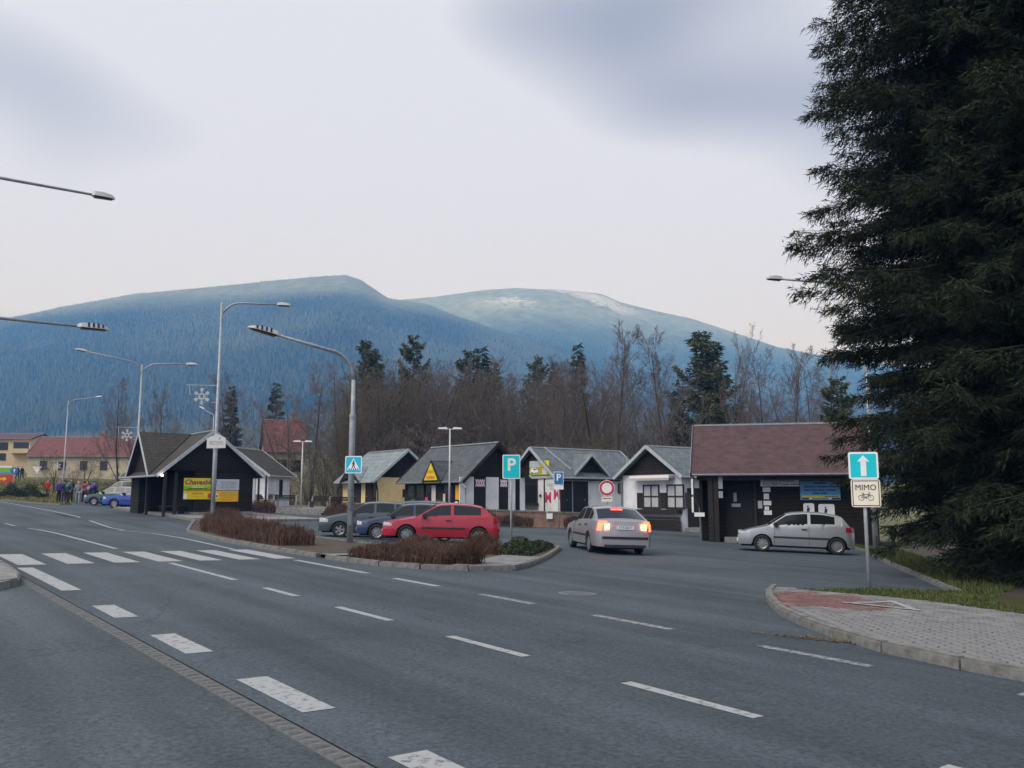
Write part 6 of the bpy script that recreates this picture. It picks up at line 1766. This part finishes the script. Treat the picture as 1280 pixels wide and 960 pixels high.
# ---- conifers
def conifer(seed, H, R0, whorl, nb, lat, spr, droop, m, prof=1.0, base=.06, el=(.22, .045), ragged=.25, tipup=.25, hang=.5, lowcut=.35):
    """spruce: whorled branches with hanging side twigs, needles as slim blades spread through the volume"""
    rn = np.random.default_rng(seed); r = random.Random(seed)
    P = []; D = []; LN = []; WD = []; TT = []; bV = MB()
    z = H * base
    while z < H * .985:
        q = (z / H - base) / (1 - base); rad = R0 * (1 - q) ** prof * (1 - lowcut * math.exp(-q * 13)) + .12
        n = max(4, int(nb * (1 - .4 * q)))
        for k in range(n):
            az = r.uniform(0, 6.283); ln = rad * r.uniform(1 - ragged, 1 + ragged * .45)
            m_ = max(3, int(ln / .28)); t = np.linspace(0, 1, m_ + 1)
            el0 = R(18 - 40 * (1 - q) * droop + r.uniform(-13, 13)); z0 = z + r.uniform(-.15, .15)
            xr = ln * t; zr = z0 + ln * (math.tan(el0) * t - .28 * droop * t ** 1.5 + tipup * t ** 3)
            ca, sa = math.cos(az), math.sin(az)
            pts = np.stack([xr * ca, xr * sa, zr], -1)
            if ln > .7: bV.tube([tuple(pts[0]), tuple(pts[m_ // 2]), tuple(pts[-1])], [.010 + ln * .006, .006 + ln * .002, .003], 4, False)
            # side twigs
            nl = max(4, int(lat * ln / R0)); tt = r.random
            tv = rn.uniform(.03, 1, nl) ** .8; idx = tv * m_; i0 = np.minimum(idx.astype(int), m_ - 1); fr = (idx - i0)[:, None]
            bp_ = pts[i0] * (1 - fr) + pts[i0 + 1] * fr
            sgn = rn.choice([-1, 1], nl); tl = (.18 + .42 * ln * (1 - tv) ** .7 * .55 + .12) * rn.uniform(.6, 1.15, nl)
            an = rn.uniform(.55, 1.15, nl)
            dx = np.cos(an) * ca - sgn * np.sin(an) * sa; dy = np.cos(an) * sa + sgn * np.sin(an) * ca; dz = rn.uniform(-.75, .12, nl) * hang - .05
            td = np.stack([dx, dy, dz], -1); td /= np.linalg.norm(td, axis=1)[:, None]
            for s_ in range(spr):
                f = ((s_ + rn.random(nl)) / spr)[:, None]
                P.append(bp_ + td * tl[:, None] * f + rn.normal(0, .02, (nl, 3)))
                dd = td + rn.normal(0, .42, (nl, 3)) + np.array([0, 0, -.12]); D.append(dd / np.linalg.norm(dd, axis=1)[:, None])
                LN.append(el[0] * rn.uniform(.6, 1.3, nl)); WD.append(el[1] * rn.uniform(.7, 1.3, nl)); TT.append(np.clip(.15 + .55 * (tv ** 2) * rn.random(nl) + .2 * (r.random() < .12) * 2, 0, 1))
        z += whorl * r.uniform(.7, 1.3) * (1 - .35 * q)
    P = np.concatenate(P); D = np.concatenate(D); LN = np.concatenate(LN)[:, None]; WD = np.concatenate(WD)[:, None]; TT = np.concatenate(TT)
    rv = rn.normal(0, 1, P.shape); S = np.cross(D, rv); S /= np.linalg.norm(S, axis=1)[:, None] + 1e-6
    V = np.stack([P - S * WD, P + S * WD, P + D * LN], 1)
    n = len(P); F = np.arange(n * 3).reshape(n, 3)
    cr = npmesh('crown', V.reshape(-1, 3), F, m, np.repeat(TT, 3))
    tb = MB().tube([(0, 0, -.3), (0, 0, H * .3), (0, 0, H * .7), (0, 0, H * .97)], [H * .014 + .05, H * .011, H * .006, .02], 9)
    tb.add(bV.v, bV.f)
    return cr, tb.mesh('trunk', 'bark', True)
M['spruce'] = mat_attr('spruce_needles', (.006, .010, .006), (.030, .044, .017), .7)
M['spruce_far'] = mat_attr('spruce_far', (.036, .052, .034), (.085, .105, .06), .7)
M['pine'] = mat_attr('pine_needles', (.045, .058, .028), (.115, .135, .06), .7)
CON = []
cr, tr = conifer(21, 32, 4.95, .27, 12, 225, 6, .9, 'spruce', .52, .035, (.17, .0145), .36, .22, 1.25, .75); CON.append((32, (tr, cr)))
cr, tr = conifer(22, 24, 4.3, .36, 10, 165, 5, 1.0, 'spruce', .62, .03, (.18, .016), .36, .2, 1.2, .5); CON.append((24, (tr, cr)))
cr, tr = conifer(23, 16, 2.6, .55, 8, 48, 3, .8, 'spruce_far', .9, .08, (.34, .075), .3, .2, .7); CON.append((16, (tr, cr)))
cr, tr = conifer(24, 15, 2.9, .62, 7, 64, 3, -.3, 'pine', .55, .12, (.34, .07), .6, .3, .2); CON.append((15, (tr, cr)))
cr, tr = conifer(25, 12, 1.6, .5, 8, 36, 3, .6, 'spruce_far', 1.0, .05, (.3, .07), .25, .2, .6); CON.append((12, (tr, cr)))
def con(u, vtop, Y, kind, label, name='spruce_tree', sxy=1., group='evergreens among the bare trees'):
    p = at(u, vtop, Y); tree_obj(kind, p.x, Y, p.z - gl(p.x, Y), label, name, 'tree', group, table=CON, sxy=sxy)
con(458, 425, 98, 3, 'dark green pine with a broken top behind the crossing sign lamp', 'pine_tree', .8); con(472, 432, 102, 2, 'dark spruce next to the broken topped pine', sxy=.9)
con(517, 418, 96, 3, 'ragged dark pine with bare top branches behind the cream kiosk', 'pine_tree', .75)
con(588, 436, 100, 3, 'dark evergreen clump behind the greengrocer roof', 'pine_tree', .9); con(603, 434, 104, 4, 'narrow spruce rising from the evergreen clump', sxy=1.1); con(618, 452, 100, 4, 'small spruce right of the evergreen clump')
con(672, 445, 110, 3, 'olive green pine between the greengrocer and the white shop', 'pine_tree', .8); con(694, 450, 108, 2, 'round topped dark spruce left of the pointed one', sxy=1.); con(722, 430, 106, 4, 'pointed dark spruce standing above the white shop', sxy=1.0)
con(878, 414, 88, 3, 'tall bushy green pine left of the red brown roof', 'pine_tree', 1.15); con(888, 440, 92, 3, 'lower pine filling in behind the tall bushy pine', 'pine_tree', 1.2)
con(346, 478, 118, 4, 'dark spruce behind the steep red roof', sxy=1.2); con(290, 482, 125, 4, 'small dark spruce left of the steep red roof', sxy=1.2)
con(1046, 470, 60, 3, 'green pine beside the store behind the big spruce', 'pine_tree', 1.0)
for x, y, k, H, lb in ((11.9, 20.6, 0, 32, 'huge dark spruce towering over the verge by the one way sign'), (13.1, 17.6, 1, 24, 'second dark spruce standing right beside the huge one'), (15.2, 24.6, 0, 30, 'dark spruce growing behind the two foremost spruces'), (17.0, 21.0, 1, 25, 'dark spruce at the outer end of the verge')):
    tree_obj(k, x, y, H, lb, 'spruce_tree', 'tree', 'big spruces on the verge', table=CON)

# ---- hedges of bare barberry, twig by twig
def hedge(poly, n, h, label, m='twig_red', fork=3, spread=.16, jit=.42, dz=.05, width=.006, leafy=None):
    xs = [p[0] for p in poly]; ys = [p[1] for p in poly]; V = []; F = []; T = []
    cx, cy = sum(xs) / len(xs), sum(ys) / len(ys); cz_ = gzf(cx, cy)
    def strand(p, q, w0, w1, t):
        d = (q - p).normalized(); a, b = perp(d); base = len(V)
        for c, w in ((p, w0), (q, w1)):
            for k in range(3): V.append((c + (a * math.cos(2.094 * k) + b * math.sin(2.094 * k)) * w) - Vector((cx, cy, cz_))); T.append(t)
        for k in range(3): F.append((base + k, base + (k + 1) % 3, base + 3 + (k + 1) % 3, base + 3 + k))
    i = 0
    while i < n:
        x = random.uniform(min(xs), max(xs)); y = random.uniform(min(ys), max(ys))
        if not inside(poly, x, y): continue
        i += 1; z = gzf(x, y) + dz; e = min(1, pdist(poly + [poly[0]], x, y) / .35); hh = h * (.62 + .38 * e) * random.uniform(1 - jit, 1 + jit * .6) * (.6 + .8 * float(vnoise(np.array([x * 1.4]), np.array([y * 1.4]), 12)[0]))
        p = Vector((x, y, z)); q = p + Vector((random.gauss(0, spread), random.gauss(0, spread), 1)) * hh * .55; t = random.random()
        strand(p, q, width * 1.4, width, t)
        for k in range(fork):
            q2 = q + Vector((random.gauss(0, spread * 1.8), random.gauss(0, spread * 1.8), random.uniform(.5, 1))) * hh * .5; strand(q, q2, width, width * .5, min(1, t + .2 * random.random()))
    t = empty('hedge', (cx, cy, cz_), 0, label, 'hedge')
    obj('twigs', npmesh('twigs', np.array([tuple(v) for v in V]), np.array(F), m, np.array(T)), t)['kind'] = 'stuff'
    return t
hedge([RD(33.0, 8.5), RD(28.3, 6.6), RD(24.5, 5.4), RD(18.5, 4.15), RD(15.2, 3.95), RD(14.2, 4.0), RD(14.2, 5.2), RD(18.5, 5.7), RD(24.5, 7.0), RD(31, 9.6)], 7600, .48, 'long reddish brown bare hedge beside the zebra crossing', width=.0075)
hedge([RD(10.15, 4.05), RD(9.0, 4.2), RD(8.0, 4.6), RD(7.5, 5.2), RD(7.9, 6.1), RD(9.2, 7.0), RD(11.2, 7.3), RD(12.6, 8.2), RD(12.6, 6.9), RD(10.6, 5.6)], 5600, .30, 'reddish brown bare hedge in front of the red car', width=.0065, spread=.2)
hedge([RD(7.6, 5.25), RD(7.2, 5.5), RD(7.35, 6.0), RD(7.8, 5.9)], 260, .62, 'loose bare twigs at the pointed end of the hedge island', 'twig_brown', width=.006, spread=.3)
hedge([RD(9.8, 8.3), RD(10.6, 8.6), RD(11.6, 9.6), RD(11.9, 8.9), RD(10.9, 7.8)], 900, .5, 'small brown bush at the tail of the red car', 'twig_brown', width=.006, spread=.25)
hedge([(-4.4, 48.0), (-.9, 47.4), (1.1, 47.2), (1.1, 46.5), (-.9, 46.6), (-4.6, 47.3)], 2600, .62, 'brown bare hedge along the brick wall left of the wall notice', width=.012, fork=2)
hedge([(2.8, 47.1), (5.4, 46.9), (5.4, 46.2), (2.8, 46.4)], 1500, .62, 'brown bare hedge along the brick wall behind the silver saloon', width=.012, fork=2)
hedge([(-12.0, 57.6), (-8.9, 54.2), (-6.0, 50.6), (-6.7, 49.9), (-9.6, 53.4), (-12.2, 56.6)], 2600, .6, 'brown bare hedge at the foot of the terrace behind the grey car', width=.013, fork=2)
hedge([(-18.8, 58.3), (-15.6, 57.6), (-15.5, 56.6), (-18.9, 57.2)], 1500, .6, 'clipped brown hedge left of the terrace steps', width=.013, fork=2)

def leafy(name, poly, n, h, label, m, cat, leaf=.05, stuff=True):
    xs = [p[0] for p in poly]; ys = [p[1] for p in poly]; V = []; T = []
    cx, cy = sum(xs) / len(xs), sum(ys) / len(ys); cz_ = gzf(cx, cy); i = 0
    while i < n:
        x = random.uniform(min(xs), max(xs)); y = random.uniform(min(ys), max(ys))
        if not inside(poly, x, y): continue
        i += 1; e = min(1, pdist(poly + [poly[0]], x, y) / .5)
        bump = float(.55 + .45 * math.sin(x * 3.1 + 1) * math.cos(y * 2.7))
        top = h * (.35 + .65 * e) * bump; z = gzf(x, y) + .06 + top * random.random() ** .45
        c = Vector((x - cx, y - cy, z - cz_)); d = Vector((random.gauss(0, 1), random.gauss(0, 1), random.gauss(.3, .6))).normalized(); a, b = perp(d); w = leaf * random.uniform(.6, 1.3)
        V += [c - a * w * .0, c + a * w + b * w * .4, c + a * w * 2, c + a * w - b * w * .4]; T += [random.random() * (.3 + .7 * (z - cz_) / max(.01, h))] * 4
    t = empty(name, (cx, cy, cz_), 0, label, cat)
    o = obj('foliage', npmesh('foliage', np.array([tuple(v) for v in V]), np.arange(len(V)).reshape(-1, 4), m, np.clip(np.array(T), 0, 1)), t); o['kind'] = 'stuff'
M['ground_cover'] = mat_attr('ground_cover', (.016, .026, .012), (.065, .085, .035), .6)
leafy('ground_cover', [RD(9.0, 8.6), RD(9.6, 8.2), RD(11.5, 9.4), RD(12.9, 11.0), RD(12.8, 12.6), RD(12.0, 12.0)], 9000, .42, 'low dark evergreen ground cover around the bright parking sign', 'ground_cover', 'plant', .035)
p = G(26, 622)
leafy('evergreen_bush', [(p.x - 2.1, p.y - 1.2), (p.x + 2.1, p.y - .9), (p.x + 2.0, p.y + 1.2), (p.x - 2.0, p.y + 1.2)], 5000, 1.5, 'low dark green juniper bush on the grass by the far kerb', 'ground_cover', 'bush', .08)
# ---- grass blades on the strip by the pavement and at the verge edge
def grass(poly, n, h, label, seed):
    rn = np.random.default_rng(seed); xs = [p[0] for p in poly]; ys = [p[1] for p in poly]; pts = []
    while len(pts) < n:
        x = rn.uniform(min(xs), max(xs)); y = rn.uniform(min(ys), max(ys))
        if inside(poly, x, y): pts.append((x, y))
    pts = np.array(pts); dens = vnoise(pts[:, 0] * 1.3, pts[:, 1] * 1.3, 5); pts = pts[dens + rn.random(len(pts)) * .8 > .55]; n = len(pts)
    z = gz(pts[:, 0], pts[:, 1]) + .07; a = rn.uniform(0, 6.28, n); hh = h * rn.uniform(.4, 1.3, n); w = .006 + .004 * rn.random(n); l = rn.uniform(.2, .9, n)
    V = np.zeros((n, 3, 3)); V[:, 0] = np.stack([pts[:, 0] - np.cos(a) * w, pts[:, 1] - np.sin(a) * w, z], -1); V[:, 1] = np.stack([pts[:, 0] + np.cos(a) * w, pts[:, 1] + np.sin(a) * w, z], -1)
    V[:, 2] = np.stack([pts[:, 0] + np.sin(a) * hh * l, pts[:, 1] - np.cos(a) * hh * l, z + hh], -1)
    o = obj('grass', npmesh('grass', V.reshape(-1, 3), np.arange(n * 3).reshape(n, 3), 'grass_blade', np.repeat(rn.random(n), 3))); tag(o, label, 'grass', kind='stuff')
M['grass_blade'] = mat_attr('grass_blade', (.035, .055, .016), (.10, .12, .036), .8)
grass(strip, 30000, .06, 'rough short grass on the strip behind the right pavement', 3)
grass(verge_edge + [(11.6, 20), (13, 27), (14.5, 33)], 16000, .10, 'thin grass along the verge below the spruces', 4)
def meadow():
    poly = [(-31.6, 62), (-34.2, 63.4), (-40.6, 69.3), (-47, 78), (-62, 98), (-75, 118), (-40, 120), (-20, 110), (-18, 80), (-24, 76), (-27, 83), (-36.5, 81), (-37, 73)]
    rn = np.random.default_rng(9); xs = [p[0] for p in poly]; ys = [p[1] for p in poly]; pts = []
    while len(pts) < 40000:
        x = rn.uniform(min(xs), max(xs)); y = rn.uniform(min(ys), max(ys))
        if inside(poly, x, y): pts.append((x, y))
    pts = np.array(pts); n = len(pts); z = gz(pts[:, 0], pts[:, 1]) - .15; a = rn.uniform(0, 6.28, n); hh = .15 + .22 * rn.random(n); w = .05
    V = np.zeros((n, 3, 3)); V[:, 0] = np.stack([pts[:, 0] - np.cos(a) * w, pts[:, 1] - np.sin(a) * w, z], -1); V[:, 1] = np.stack([pts[:, 0] + np.cos(a) * w, pts[:, 1] + np.sin(a) * w, z], -1)
    V[:, 2] = np.stack([pts[:, 0] + np.sin(a) * hh, pts[:, 1] - np.cos(a) * hh, z + hh], -1)
    o = obj('grass', npmesh('grass', V.reshape(-1, 3), np.arange(n * 3).reshape(n, 3), 'grass_meadow', np.repeat(rn.random(n), 3))); tag(o, 'pale winter grass of the meadow behind the hikers', 'grass', kind='stuff')
M['grass_meadow'] = mat_attr('grass_meadow', (.09, .095, .03), (.24, .22, .09), .9)
meadow()
